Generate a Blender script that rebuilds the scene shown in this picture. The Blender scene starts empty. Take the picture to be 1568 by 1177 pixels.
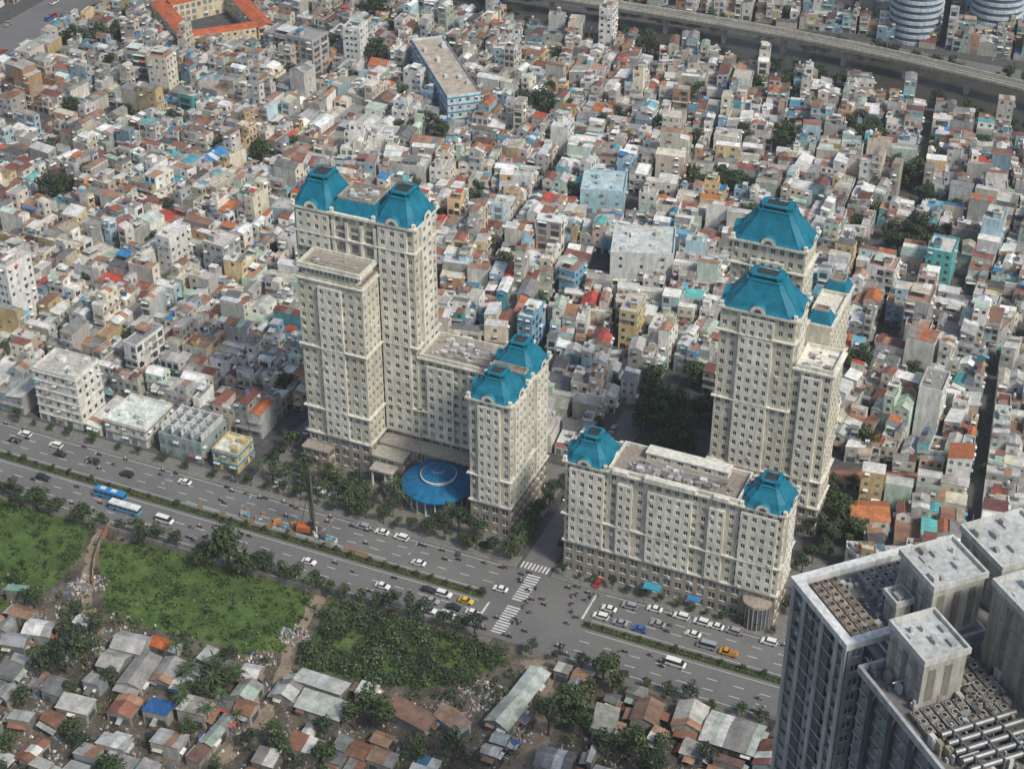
import bpy, math, random
from mathutils import Vector, Matrix
R=random.Random(11)
scene=bpy.context.scene
COL=bpy.context.collection
# ------------------------------------------------------------------ materials
def new_mat(name):
    m=bpy.data.materials.new(name); m.use_nodes=True
    return m,m.node_tree,m.node_tree.nodes['Principled BSDF']
def pos_noise(nt,scale,detail=4,rough=.6,sc=(1,1,1)):
    g=nt.nodes.new('ShaderNodeNewGeometry')
    mp=nt.nodes.new('ShaderNodeMapping'); mp.inputs['Scale'].default_value=sc
    nt.links.new(g.outputs['Position'],mp.inputs['Vector'])
    n=nt.nodes.new('ShaderNodeTexNoise'); n.inputs['Scale'].default_value=scale
    n.inputs['Detail'].default_value=detail; n.inputs['Roughness'].default_value=rough
    nt.links.new(mp.outputs['Vector'],n.inputs['Vector'])
    return n.outputs['Fac']
def ramp(nt,fac,stops):
    r=nt.nodes.new('ShaderNodeValToRGB')
    e=r.color_ramp.elements
    while len(e)<len(stops): e.new(0.5)
    for i,(p,c) in enumerate(stops):
        e[i].position=p; e[i].color=(c[0],c[1],c[2],1) if not isinstance(c,(int,float)) else (c,c,c,1)
    nt.links.new(fac,r.inputs['Fac']); return r.outputs['Color']
def mul(nt,a,b,fac=1.0,mode='MULTIPLY'):
    x=nt.nodes.new('ShaderNodeMix'); x.data_type='RGBA'; x.blend_type=mode
    x.inputs[0].default_value=fac
    nt.links.new(a,x.inputs[6]); nt.links.new(b,x.inputs[7]); return x.outputs[2]
def attr_mat(name,rough,layers,spec=.3,metal=0.0):
    m,nt,b=new_mat(name)
    a=nt.nodes.new('ShaderNodeAttribute'); a.attribute_name='Col'
    c=a.outputs['Color']
    for (sc,lo,hi,vec) in layers:
        f=pos_noise(nt,sc,2,.65,vec)
        c=mul(nt,c,ramp(nt,f,[(.3,lo),(.68,hi)]))
    nt.links.new(c,b.inputs['Base Color'])
    b.inputs['Roughness'].default_value=rough; b.inputs['Metallic'].default_value=metal
    b.inputs['Specular IOR Level'].default_value=spec
    return m
M_WALL=attr_mat('painted_wall',.9,[(.9,.66,1.06,(1,1,.25)),(.08,.86,1.06,(1,1,1))],.2)
M_ROOF=attr_mat('sheet_roof',.65,[(.35,.62,1.08,(1,1,1)),(3.0,.74,1.1,(1,.3,1))],.25)
M_GLASS=attr_mat('window_glass',.18,[(.25,.7,1.25,(1,1,1))],.6)
M_METAL=attr_mat('galvanised_metal',.4,[(1.0,.8,1.1,(1,1,1))],.4,.4)
M_LEAF=attr_mat('foliage',.8,[(.5,.6,1.25,(1,1,1))],.2)
M_PAINT=attr_mat('car_paint',.3,[(2,.92,1.04,(1,1,1))],.5)
M_TILE=attr_mat('blue_tile_roof',.55,[(.5,.75,1.12,(1,1,.6)),(4,.8,1.1,(1,1,3))],.25)
MATS=[M_WALL,M_ROOF,M_GLASS,M_METAL,M_LEAF,M_PAINT,M_TILE]
WALL,ROOF,GLASS,METAL,LEAF,PAINT,TILE=range(7)
def ground_mat(name,stops,scale,rough=.95,stops2=None,scale2=None):
    m,nt,b=new_mat(name)
    c=ramp(nt,pos_noise(nt,scale,6,.7),stops)
    if stops2: c=mul(nt,c,ramp(nt,pos_noise(nt,scale2,3,.6),stops2))
    nt.links.new(c,b.inputs['Base Color']); b.inputs['Roughness'].default_value=rough
    b.inputs['Specular IOR Level'].default_value=.2
    return m
G_GROUND=ground_mat('packed_earth',[(.3,(.045,.042,.036)),(.5,(.10,.088,.07)),(.7,(.20,.17,.13))],.12,.95,[(.3,.55),(.7,1.3)],1.2)
G_ALLEY=ground_mat('alley_concrete',[(.3,(.05,.052,.053)),(.7,(.11,.11,.108))],.3)
G_ASPH=ground_mat('asphalt',[(.3,(.125,.125,.126)),(.7,(.175,.172,.166))],.05,.9,[(.3,.86),(.7,1.08)],1.3)
G_PAVE=ground_mat('pavement_tiles',[(.3,(.13,.126,.12)),(.7,(.22,.208,.188))],.3,.9,[(.3,.8),(.7,1.1)],2)
G_GRASS=ground_mat('grass',[(.28,(.035,.050,.020)),(.44,(.058,.098,.028)),(.57,(.085,.138,.036)),(.66,(.125,.145,.055)),(.76,(.19,.165,.11))],.13,.95,[(.3,.6),(.7,1.25)],1.1)
G_DIRT=ground_mat('dirt_path',[(.3,(.18,.145,.105)),(.7,(.33,.265,.195))],.25,.95,[(.3,.7),(.7,1.1)],2)
G_LINE=ground_mat('road_paint',[(.3,(.42,.42,.40)),(.7,(.7,.7,.68))],.6)
G_WATER,nt,b=new_mat('canal_water'); b.inputs['Base Color'].default_value=(.05,.048,.038,1); b.inputs['Roughness'].default_value=.3; b.inputs['Specular IOR Level'].default_value=.25
bn=nt.nodes.new('ShaderNodeBump'); bn.inputs['Strength'].default_value=.15
nt.links.new(pos_noise(nt,.6),bn.inputs['Height']); nt.links.new(bn.outputs[0],b.inputs['Normal'])

# ------------------------------------------------------------------ mesh builder
class MB:
    def __init__(s): s.v=[];s.f=[];s.c=[];s.m=[]
    def face(s,pts,c,m=0):
        i=len(s.v); s.v.extend(pts); s.f.append(tuple(range(i,i+len(pts)))); s.c.append(c); s.m.append(m)
    def box(s,x0,x1,y0,y1,z0,z1,c,m=0,top=None,topm=None,bottom=False):
        s.prism([(x0,y0),(x1,y0),(x1,y1),(x0,y1)],z0,z1,c,m,top,topm,bottom)
    def prism(s,poly,z0,z1,c,m=0,top=None,topm=None,bottom=False,poly2=None):
        p2=poly2 or poly; n=len(poly)
        for i in range(n):
            j=(i+1)%n
            s.face([(poly[i][0],poly[i][1],z0),(poly[j][0],poly[j][1],z0),(p2[j][0],p2[j][1],z1),(p2[i][0],p2[i][1],z1)],c,m)
        s.face([(p[0],p[1],z1) for p in p2],top or c,m if topm is None else topm)
        if bottom: s.face([(p[0],p[1],z0) for p in poly][::-1],c,m)
    def rbox(s,cx,cy,w,d,ang,z0,z1,c,m=0,top=None,topm=None,bottom=False):
        s.prism(rect(cx,cy,w,d,ang),z0,z1,c,m,top,topm,bottom)
    def cyl(s,p0,p1,r0,r1,n,c,m=0,cap=True):
        p0=Vector(p0);p1=Vector(p1);d=(p1-p0).normalized()
        a=d.orthogonal().normalized();b=d.cross(a)
        A=[];B=[]
        for i in range(n):
            t=2*math.pi*i/n;o=a*math.cos(t)+b*math.sin(t)
            A.append(tuple(p0+o*r0));B.append(tuple(p1+o*r1))
        for i in range(n):
            j=(i+1)%n; s.face([A[i],A[j],B[j],B[i]],c,m)
        if cap: s.face(B,c,m); s.face(A[::-1],c,m)
    def mesh(s,name,origin=(0,0,0)):
        me=bpy.data.meshes.new(name)
        ox,oy,oz=origin
        me.from_pydata([(x-ox,y-oy,z-oz) for x,y,z in s.v],[],s.f)
        used=sorted(set(s.m)); mp={k:i for i,k in enumerate(used)}
        for k in used: me.materials.append(MATS[k])
        me.polygons.foreach_set('material_index',[mp[k] for k in s.m])
        at=me.attributes.new('Col','FLOAT_COLOR','FACE')
        fl=[]
        for c in s.c: fl.extend((c[0],c[1],c[2],1.0))
        at.data.foreach_set('color',fl)
        return me
    def obj(s,name,origin=(0,0,0),parent=None):
        o=bpy.data.objects.new(name,s.mesh(name,origin)); o.location=origin
        COL.objects.link(o)
        if parent: o.parent=parent
        return o
def inst(name,me,x,y,z=0,rot=0,sc=1):
    o=bpy.data.objects.new(name,me); o.location=(x,y,z); o.rotation_euler=(0,0,rot)
    o.scale=(sc,sc,sc) if not isinstance(sc,tuple) else sc
    COL.objects.link(o); return o
def rect(cx,cy,w,d,ang=0):
    ca,sa=math.cos(ang),math.sin(ang)
    return [(cx+x*ca-y*sa,cy+x*sa+y*ca) for x,y in ((-w/2,-d/2),(w/2,-d/2),(w/2,d/2),(-w/2,d/2))]
def sheet(name,poly,z,mat):
    me=bpy.data.meshes.new(name); me.from_pydata([(x,y,z) for x,y in poly],[],[tuple(range(len(poly)))])
    me.materials.append(mat); o=bpy.data.objects.new(name,me); COL.objects.link(o); return o
def inpoly(x,y,P):
    c=False;n=len(P);j=n-1
    for i in range(n):
        xi,yi=P[i];xj,yj=P[j]
        if (yi>y)!=(yj>y) and x<(xj-xi)*(y-yi)/(yj-yi)+xi: c=not c
        j=i
    return c
def J(c,a=.08): 
    k=1+R.uniform(-a,a); return (min(c[0]*k*(1+R.uniform(-.03,.03)),.85),min(c[1]*k,.85),min(c[2]*k*(1+R.uniform(-.03,.03)),.85))

# ------------------------------------------------------------------ camera
H0=330.0
cam=bpy.data.cameras.new('camera'); cam.sensor_width=36; cam.lens=36*2640/1568; cam.clip_end=6000; cam.clip_start=1
co=bpy.data.objects.new('camera',cam); COL.objects.link(co); scene.camera=co
F=Vector((-.4,.9165,0)).normalized()
look=F*math.cos(math.radians(34))+Vector((0,0,-math.sin(math.radians(34))))
co.location=(0,0,H0); co.rotation_euler=look.to_track_quat('-Z','Y').to_euler()
def visible(x,y,marg=30):
    f=-.4*x+.9165*y;l=.9165*x+.4*y
    if f<312-marg or f>845+marg: return False
    return abs(l)<.297*(f*.829+330*.559)+marg

# ------------------------------------------------------------------ light
w=bpy.data.worlds.new('World'); scene.world=w; w.use_nodes=True
sky=w.node_tree.nodes.new('ShaderNodeTexSky'); sky.sky_type='NISHITA'; sky.sun_disc=False
SD=Vector((.85,-.32,1.0)).normalized()
sky.sun_elevation=math.asin(SD.z); sky.sun_rotation=math.atan2(SD.x,SD.y)
sky.air_density=1.2; sky.dust_density=2.2
w.node_tree.links.new(sky.outputs[0],w.node_tree.nodes['Background'].inputs[0])
w.node_tree.nodes['Background'].inputs[1].default_value=.14
sl=bpy.data.lights.new('sun','SUN'); sl.energy=3.3; sl.angle=math.radians(10); sl.color=(1,.95,.83)
so=bpy.data.objects.new('sun',sl); so.rotation_euler=SD.to_track_quat('Z','Y').to_euler(); COL.objects.link(so)
scene.view_settings.view_transform='Standard'; scene.view_settings.look='None'; scene.view_settings.exposure=0
hm=bpy.data.materials.new('haze'); hm.use_nodes=True; hn=hm.node_tree; hn.nodes.clear()
vs=hn.nodes.new('ShaderNodeVolumeScatter'); vs.inputs['Density'].default_value=.00011; vs.inputs['Anisotropy'].default_value=.2; vs.inputs['Color'].default_value=(.95,.98,1,1)
ho=hn.nodes.new('ShaderNodeOutputMaterial'); hn.links.new(vs.outputs[0],ho.inputs['Volume'])
hb=bpy.data.meshes.new('haze'); X_,Y_,Z_=(-1600,1200),(-400,2200),(-2,260)
hb.from_pydata([(x,y,z) for z in Z_ for y in Y_ for x in X_],[],[(0,2,3,1),(4,5,7,6),(0,1,5,4),(2,6,7,3),(0,4,6,2),(1,3,7,5)])
hb.materials.append(hm); COL.objects.link(bpy.data.objects.new('haze',hb))

# ------------------------------------------------------------------ ground, road
sheet('ground',[(-4000,-3000),(4000,-3000),(4000,5000),(-4000,5000)],0,G_GROUND)
sheet('city_ground',[(-700,360),(60,360),(60,1000),(-700,1000)],.004,G_ALLEY)
sheet('road',[(-620,330),(120,330),(120,360),(-620,360)],.012,G_ASPH)
sheet('side_street',[(-155,360.01),(-146,360.01),(-146,450),(-155,450)],.012,G_ASPH)
def kerb(name,x0,x1,y0,y1,c=(.2,.195,.18)):
    m=MB(); m.box(x0,x1,y0,y1,0,.14,(.34,.33,.31),0,c,0); return m.obj(name)
kerb('pavement',-620,-156,360.2,365.5); kerb('pavement',-145,60,360.2,364.2)
kerb('pavement',-620,-150,326.6,329.8,(.17,.16,.135)); kerb('pavement',-140,60,326.6,329.8,(.17,.16,.135))
sheet('plaza_paving',[(-250,365.6),(-158,365.6),(-158,412),(-250,412)],.02,G_PAVE)
sheet('plaza_paving',[(-145,364.3),(-72,364.3),(-72,400),(-145,400)],.02,G_PAVE)
lm=[]
def line(x0,x1,y,wd=.16): lm.append((x0,x1,y-wd/2,y+wd/2))
for a,bx in ((-620,-160),(-127,120)):
    line(a,bx,330.6);line(a,bx,359.4);line(a,bx,342.6);line(a,bx,347.4)
    for y in (334.2,338.3,351.3,355.4):
        x=a
        while x<bx: line(x,x+3,y,.2); x+=7.5
for i in range(24):
    y=332+i*1.15
    if not 343.6<y<346.4: lm.append((-151.5,-147.5,y,y+.55))
for i in range(8): lm.append((-155+i*1.15,-154.45+i*1.15,361,364))
lm+= [(-157.2,-156.6,332,343),(-130,-129.4,347,358)]
me=bpy.data.meshes.new('road_markings');V=[];Fc=[]
for x0,x1,y0,y1 in lm:
    i=len(V);V+=[(x0,y0,.02),(x1,y0,.02),(x1,y1,.02),(x0,y1,.02)];Fc.append((i,i+1,i+2,i+3))
me.from_pydata(V,[],Fc);me.materials.append(G_LINE);o=bpy.data.objects.new('road_markings',me);COL.objects.link(o)

def leaves(m,cx,cy,cz,rx,ry,rz,n,size,cols):
    for _ in range(n):
        while True:
            x,y,z=R.uniform(-1,1),R.uniform(-1,1),R.uniform(-1,1)
            q=x*x+y*y+z*z
            if .15<q<1: break
        p=Vector((cx+x*rx,cy+y*ry,cz+z*rz))
        nrm=Vector((x+R.uniform(-.7,.7),y+R.uniform(-.7,.7),z+.4+R.uniform(-.6,.6))).normalized()
        a=nrm.orthogonal().normalized(); a.rotate(Matrix.Rotation(R.uniform(0,6.28),3,nrm)); b2=nrm.cross(a)
        s=size*R.uniform(.6,1.3)
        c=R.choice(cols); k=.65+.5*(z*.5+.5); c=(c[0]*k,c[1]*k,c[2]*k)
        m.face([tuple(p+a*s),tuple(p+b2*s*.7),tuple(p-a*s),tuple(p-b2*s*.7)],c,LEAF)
GREENS=[[(.045,.07,.028),(.06,.09,.035),(.032,.05,.022)],[(.06,.085,.04),(.08,.105,.045),(.04,.06,.03)],[(.038,.06,.034),(.055,.08,.045),(.03,.046,.028)]]
def tree_mesh(k):
    m=MB(); h=R.uniform(7,9)
    c=(.12,.09,.065)
    m.cyl((0,0,0),(.1,.1,h*.45),.3,.2,6,c,WALL,False)
    cols=GREENS[k%3]
    for i in range(R.randint(6,8)):
        a=R.uniform(0,6.28);r=R.uniform(1.0,2.9);zz=h*R.uniform(.5,.92)
        e=(math.cos(a)*r,math.sin(a)*r,zz)
        m.cyl((.1,.1,h*.4),e,.13,.05,4,c,WALL,False)
        rr=R.uniform(1.1,1.9)
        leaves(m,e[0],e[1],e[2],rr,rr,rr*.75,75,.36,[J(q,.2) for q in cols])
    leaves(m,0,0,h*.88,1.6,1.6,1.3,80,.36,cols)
    return m.mesh('tree')
TREES=[tree_mesh(i) for i in range(7)]
def palm_mesh():
    m=MB(); m.cyl((0,0,0),(.3,.1,6.5),.2,.13,6,(.2,.17,.13),WALL,False)
    for i in range(14):
        a=i*2*math.pi/14+R.uniform(-.1,.1); el=R.uniform(.1,.9)
        p=Vector((.3,.1,6.5)); d=Vector((math.cos(a),math.sin(a),el)); sd=Vector((-math.sin(a),math.cos(a),0))
        for s in range(4):
            q=p+d*.75; wd=.38*(1-s*.2)
            m.face([tuple(p-sd*wd),tuple(q-sd*wd*.8),tuple(q+sd*wd*.8),tuple(p+sd*wd)],(.055,.085,.035),LEAF)
            p=q; d=d+Vector((0,0,-.42))
    return m.mesh('palm_tree')
PALM=palm_mesh()
def tree(x,y,sc=1.0,name='street_tree'):
    if not visible(x,y,40): return
    k=sc*R.uniform(.85,1.15)
    inst(name,R.choice(TREES),x,y,0,R.uniform(0,6.28),(k*R.uniform(.9,1.15),k*R.uniform(.9,1.15),k))

# ------------------------------------------------------------------ houses
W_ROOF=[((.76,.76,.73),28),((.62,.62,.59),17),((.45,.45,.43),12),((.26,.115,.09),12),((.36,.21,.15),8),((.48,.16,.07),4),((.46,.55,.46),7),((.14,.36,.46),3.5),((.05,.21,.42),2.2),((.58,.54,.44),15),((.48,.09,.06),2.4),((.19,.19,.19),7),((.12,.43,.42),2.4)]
D_ROOF=[((.52,.51,.48),13),((.36,.355,.34),18),((.23,.23,.225),15),((.18,.08,.065),19),((.24,.14,.10),14),((.36,.13,.07),4),((.27,.33,.28),4.5),((.08,.24,.34),3),((.35,.315,.26),12),((.11,.11,.11),8)]  # rustier, greyer roofs for outer districts, darkened as part of the painted-in vignette
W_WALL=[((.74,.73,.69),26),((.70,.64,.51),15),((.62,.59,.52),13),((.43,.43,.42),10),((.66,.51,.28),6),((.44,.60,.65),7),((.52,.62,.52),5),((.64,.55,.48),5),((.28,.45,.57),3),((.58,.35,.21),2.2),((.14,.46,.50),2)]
def pick(L):
    t=R.uniform(0,sum(w for _,w in L))
    for c,w in L:
        t-=w
        if t<=0: return c
    return L[-1][0]
def cen(P): return (sum(p[0] for p in P)/len(P),sum(p[1] for p in P)/len(P))
def scl(P,k):
    c=cen(P); return [(c[0]+(p[0]-c[0])*k,c[1]+(p[1]-c[1])*k) for p in P]
def inset(P,d):
    c=cen(P);o=[]
    for p in P:
        l=math.hypot(p[0]-c[0],p[1]-c[1])+1e-6; k=max(.1,1-d*1.3/l); o.append((c[0]+(p[0]-c[0])*k,c[1]+(p[1]-c[1])*k))
    return o
def L2(a,b): return math.hypot(a[0]-b[0],a[1]-b[1])
def mid(a,b,t=.5): return (a[0]+(b[0]-a[0])*t,a[1]+(b[1]-a[1])*t)
def windows(m,a,b,z0,floors,fh=3.2,dens=2.6,balc=.3,wcol=None):
    l=L2(a,b)
    if l<1.6: return
    dx,dy=(b[0]-a[0])/l,(b[1]-a[1])/l; nx,ny=dy,-dx
    n=max(1,int(l/dens)); cw=l/n
    gl=R.choice([(.07,.085,.09),(.11,.13,.135),(.05,.055,.06),(.17,.20,.21)])
    full=R.random()<.2
    for f in range(floors):
        zz=z0+f*fh
        if f>0 and R.random()<balc:
            e=.75;bc=J((.55,.54,.51),.2)
            P=[(a[0]+dx*.2,a[1]+dy*.2),(a[0]+dx*.2+nx*e,a[1]+dy*.2+ny*e),(b[0]-dx*.2+nx*e,b[1]-dy*.2+ny*e),(b[0]-dx*.2,b[1]-dy*.2)]
            m.prism(P[::-1],zz+.02,zz+.75,bc,WALL,(.26,.25,.23),WALL,True)
        for i in range(n):
            if R.random()<.15: continue
            ww=min(cw*.5,1.2); wh=1.25;zs=zz+1.0
            if f==0 or full: zs=zz+.2; wh=2.1; ww=cw*.65
            t0=cw*(i+.5)-ww/2; t1=t0+ww; o=.03
            g=gl if R.random()<.7 else J((.25,.23,.20),.5)
            m.face([(a[0]+dx*t0+nx*o,a[1]+dy*t0+ny*o,zs),(a[0]+dx*t1+nx*o,a[1]+dy*t1+ny*o,zs),(a[0]+dx*t1+nx*o,a[1]+dy*t1+ny*o,zs+wh),(a[0]+dx*t0+nx*o,a[1]+dy*t0+ny*o,zs+wh)],g,GLASS)
            if R.random()<.3:
                o2=.9
                m.face([(a[0]+dx*(t0-.2)+nx*.04,a[1]+dy*(t0-.2)+ny*.04,zs+wh+.45),(a[0]+dx*(t1+.2)+nx*.04,a[1]+dy*(t1+.2)+ny*.04,zs+wh+.45),(a[0]+dx*(t1+.2)+nx*o2,a[1]+dy*(t1+.2)+ny*o2,zs+wh+.1),(a[0]+dx*(t0-.2)+nx*o2,a[1]+dy*(t0-.2)+ny*o2,zs+wh+.1)],J(pick(W_ROOF),.1),ROOF)
def pitched(m,P,z,rc,wc,gable,patch=.2,ov=1.035):
    if L2(P[0],P[1])+L2(P[2],P[3])<L2(P[1],P[2])+L2(P[3],P[0]): P=P[1:]+P[:1]
    Q=scl(P,ov); wd=(L2(P[1],P[2])+L2(P[3],P[0]))/2
    rise=wd*R.uniform(.14,.28); n=max(2,int(L2(P[0],P[1])/2.0))
    cs=[J(rc,.06) if R.random()>patch else J(R.choice([(.34,.19,.12),(.6,.6,.57),(.24,.23,.22),rc]),.15) for _ in range(n)]
    z+=.02
    if gable:
        mb_,md_=mid(Q[1],Q[2]),mid(Q[3],Q[0])
        for i in range(n):
            t0,t1=i/n,(i+1)/n
            a0,a1=mid(Q[0],Q[1],t0),mid(Q[0],Q[1],t1); r0,r1=mid(md_,mb_,t0),mid(md_,mb_,t1); c0,c1=mid(Q[3],Q[2],t0),mid(Q[3],Q[2],t1)
            m.face([(*a0,z),(*a1,z),(*r1,z+rise),(*r0,z+rise)],cs[i],ROOF)
            m.face([(*r0,z+rise),(*r1,z+rise),(*c1,z),(*c0,z)],cs[i] if R.random()<.7 else J(cs[i],.15),ROOF)
        g1,g2=mid(P[1],P[2]),mid(P[3],P[0])
        m.face([(*P[1],z-.02),(*P[2],z-.02),(*g1,z+rise-.05)],wc,WALL); m.face([(*P[3],z-.02),(*P[0],z-.02),(*g2,z+rise-.05)],wc,WALL)
    else:
        rise*=.8
        hi=R.random()<.5
        za,zb=(z+rise,z) if hi else (z,z+rise)
        for i in range(n):
            t0,t1=i/n,(i+1)/n
            a0,a1=mid(Q[0],Q[1],t0),mid(Q[0],Q[1],t1); c0,c1=mid(Q[3],Q[2],t0),mid(Q[3],Q[2],t1)
            m.face([(*a0,za),(*a1,za),(*c1,zb),(*c0,zb)],cs[i],ROOF)
        e=.05
        if hi: m.face([(*P[0],z-.02),(*P[1],z-.02),(*P[1],za-e),(*P[0],za-e)],wc,WALL)
        else: m.face([(*P[2],z-.02),(*P[3],z-.02),(*P[3],zb-e),(*P[2],zb-e)],wc,WALL)
        lo,hh=z-.02,z+rise-e
        k1=[P[1],P[2]] if not hi else [P[2],P[1]]; m.face([(*k1[0],lo),(*k1[1],lo),(*k1[1],hh)],wc,WALL)
        k2=[P[0],P[3]] if not hi else [P[3],P[0]]; m.face([(*k2[0],lo),(*k2[1],lo),(*k2[1],hh)],wc,WALL)
def tank(m,x,y,z,ang):
    d=(math.cos(ang)*.75,math.sin(ang)*.75); c=(.7,.71,.72) if R.random()<.9 else (.05,.2,.5)
    m.rbox(x,y,1.5,.8,ang,z,z+.6,(.25,.24,.23),WALL)
    m.cyl((x-d[0],y-d[1],z+1.1),(x+d[0],y+d[1],z+1.1),.48,.48,7,c,METAL)
def part(m,P,z0,floors,wc,sc,rtype,roofs,fh=3.1):
    H=floors*fh; z1=z0+H; n=len(P)
    if rtype!='terrace' and n!=4: rtype='terrace'
    par=R.uniform(.4,.9) if rtype=='terrace' else 0
    for i in range(n):
        a,b=P[i],P[(i+1)%n]; l=L2(a,b)
        nx,ny=(b[1]-a[1])/(l+1e-6),-(b[0]-a[0])/(l+1e-6)
        face=nx*.4-ny*.92
        c=wc if l<8 or R.random()<.4 else sc
        m.face([(*a,z0),(*b,z0),(*b,z1+par),(*a,z1+par)],c,WALL)
        if face>-.25:
            if l<7.5: windows(m,a,b,z0,floors,fh,2.4,.35)
            elif R.random()<.35: windows(m,a,b,z0,floors,fh,4.6,.0)
    ang=math.atan2(P[1][1]-P[0][1],P[1][0]-P[0][0])
    if rtype=='terrace':
        I=inset(P,.2); dc=J(R.choice([(.42,.41,.38),(.30,.29,.28),(.52,.50,.46),(.36,.22,.17),(.62,.61,.58)]),.12)
        for i in range(n):
            j=(i+1)%n
            m.face([(*P[i],z1+par),(*P[j],z1+par),(*I[j],z1+par),(*I[i],z1+par)],wc,WALL)
            m.face([(*I[j],z1),(*I[i],z1),(*I[i],z1+par),(*I[j],z1+par)],wc,WALL)
        m.face([(*p,z1) for p in I],dc,WALL)
        c=cen(P); area=abs(sum(P[i][0]*P[(i+1)%n][1]-P[(i+1)%n][0]*P[i][1] for i in range(n)))/2
        if area>20 and R.random()<.6:
            k=R.choice(P); sx,sy=mid(c,k,.35); w_=min(2.5,math.sqrt(area)*.36)
            m.rbox(sx,sy,w_,w_*1.25,ang,z1+.01,z1+2.3,J(wc,.1),WALL)
            m.rbox(sx,sy,w_+.4,w_*1.25+.4,ang,z1+2.31,z1+2.45,J(pick(roofs),.1),ROOF,None,None,True)
            if R.random()<.4: tank(m,sx,sy,z1+2.46,ang)
        elif R.random()<.5: tank(m,*mid(c,R.choice(P),.4),z1,ang)
        if area>12 and R.random()<.55:
            k=R.choice(P); sx,sy=mid(c,k,-.3+.6*R.random()); ww=math.sqrt(area)*R.uniform(.4,.6)
            q=rect(sx,sy,ww*1.2,ww,ang); zz=z1+R.uniform(1.6,2.4); rc=J(pick(roofs),.1)
            m.face([(*q[0],zz),(*q[1],zz),(*q[2],zz+.35),(*q[3],zz+.35)],rc,ROOF)
            for pp in q: m.rbox(pp[0],pp[1],.12,.12,0,z1,zz,(.3,.3,.3),WALL)
        for _ in range(R.choice([0,0,1,2,4])):
            k=mid(c,R.choice(P),R.uniform(.2,.7)); s=R.uniform(.3,.8)
            m.rbox(k[0],k[1],s,s*R.uniform(.6,1.6),R.uniform(0,3),z1+.005,z1+s,R.choice([(.05,.09,.03),(.06,.10,.035),(.6,.6,.6),(.1,.2,.4),(.45,.16,.1),(.2,.19,.18)]),WALL)
    else:
        pitched(m,P,z1,J(pick(roofs),.12),wc,rtype=='gable')
        if R.random()<.1: c=cen(P); tank(m,c[0],c[1],z1+.9,ang)
def ccw(P):
    a=sum(P[i][0]*P[(i+1)%len(P)][1]-P[(i+1)%len(P)][0]*P[i][1] for i in range(len(P)))
    return P if a>0 else P[::-1]
def house(P,floors=None,name='tube_house',roofs=None,wc=None,rtype=None,fh=3.1):
    P=ccw(P)
    Q=[P[i] for i in range(len(P)) if L2(P[i],P[i-1])>.7]
    if len(Q)<3: return
    P=Q
    m=MB(); c=cen(P)
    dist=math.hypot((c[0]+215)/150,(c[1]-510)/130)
    dark=R.random()<min(.88,max(.10,dist*.62-.3))  # likelier away from the centre: vignette put into the house colours
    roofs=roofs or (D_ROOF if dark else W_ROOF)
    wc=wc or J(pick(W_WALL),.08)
    if dark: wc=tuple(q*.70 for q in wc)  # wall colour dimmed as well, for the same painted edge falloff
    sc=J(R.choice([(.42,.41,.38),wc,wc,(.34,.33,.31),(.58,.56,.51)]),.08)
    if floors is None: floors=R.choice([1,2,2,2,2,2,3,3,3,3,4]) if R.random()>.035 else R.randint(4,6)
    RT=['terrace','gable','gable','gable','mono','mono','mono']
    if len(P)==4:
        if L2(P[0],P[1])<L2(P[1],P[2]): P=P[1:]+P[:1]
        ln=L2(P[0],P[1])
        if ln>7.5 and R.random()<.6 and rtype is None and floors>1:
            t=R.choice([.25,.35,.6,.7]); a,b=mid(P[0],P[1],t),mid(P[3],P[2],t)
            A=[P[0],a,b,P[3]];B=[a,P[1],P[2],b]
            f2=max(1,floors-1); fl=(floors,f2) if R.random()<.5 else (f2,floors)
            for q,f in ((A,fl[0]),(B,fl[1])):
                part(m,q,0,f,wc,sc,R.choice(RT+['terrace']),roofs)
        else: part(m,P,0,floors,wc,sc,rtype or R.choice(RT),roofs,fh)
    else: part(m,P,0,floors,wc,sc,'terrace',roofs)
    return m.obj(name,(c[0],c[1],0))

def cut(P,px,py,nx,ny,off):
    out=[];n=len(P)
    for i in range(n):
        a,b=P[i],P[(i+1)%n]
        da=(a[0]-px)*nx+(a[1]-py)*ny-off; db=(b[0]-px)*nx+(b[1]-py)*ny-off
        if da>=0: out.append(a)
        if (da>=0)!=(db>=0):
            t=da/(da-db); out.append((a[0]+(b[0]-a[0])*t,a[1]+(b[1]-a[1])*t))
    return out
def obb(P):
    best=None
    for i in range(len(P)):
        a,b=P[i],P[(i+1)%len(P)];l=L2(a,b)
        if l<.5: continue
        dx,dy=(b[0]-a[0])/l,(b[1]-a[1])/l
        s=[p[0]*dx+p[1]*dy for p in P];t=[-p[0]*dy+p[1]*dx for p in P]
        A=max(s)-min(s);B=max(t)-min(t)
        if best is None or A*B<best[0]:
            best=(A*B,A,B,dx,dy) if A>=B else (A*B,B,A,-dy,dx)
    return best
def blocks(P,depth,out,amax,g0):
    if len(P)<3: return
    o=obb(P)
    if o is None: return
    ar,A,B,dx,dy=o
    if ar<20: return
    c=cen(P)
    if ar<60000 and not visible(*c,80+math.sqrt(ar)): return
    if ar<amax: out.append(P); return
    t=R.uniform(.42,.58); an=R.gauss(0,.11 if depth<8 else .06)
    smin=min(p[0]*dx+p[1]*dy for p in P); pos=smin+A*t
    cc=c[0]*dx+c[1]*dy
    px,py=c[0]+dx*(pos-cc),c[1]+dy*(pos-cc)
    nx,ny=dx*math.cos(an)-dy*math.sin(an),dx*math.sin(an)+dy*math.cos(an)
    g=g0*(1.0 if depth<5 else .5 if depth<7 else .3)*R.uniform(.8,1.3)
    blocks(cut(P,px,py,nx,ny,g/2),depth+1,out,amax,g0); blocks(cut(P,px,py,-nx,-ny,g/2),depth+1,out,amax,g0)
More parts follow.
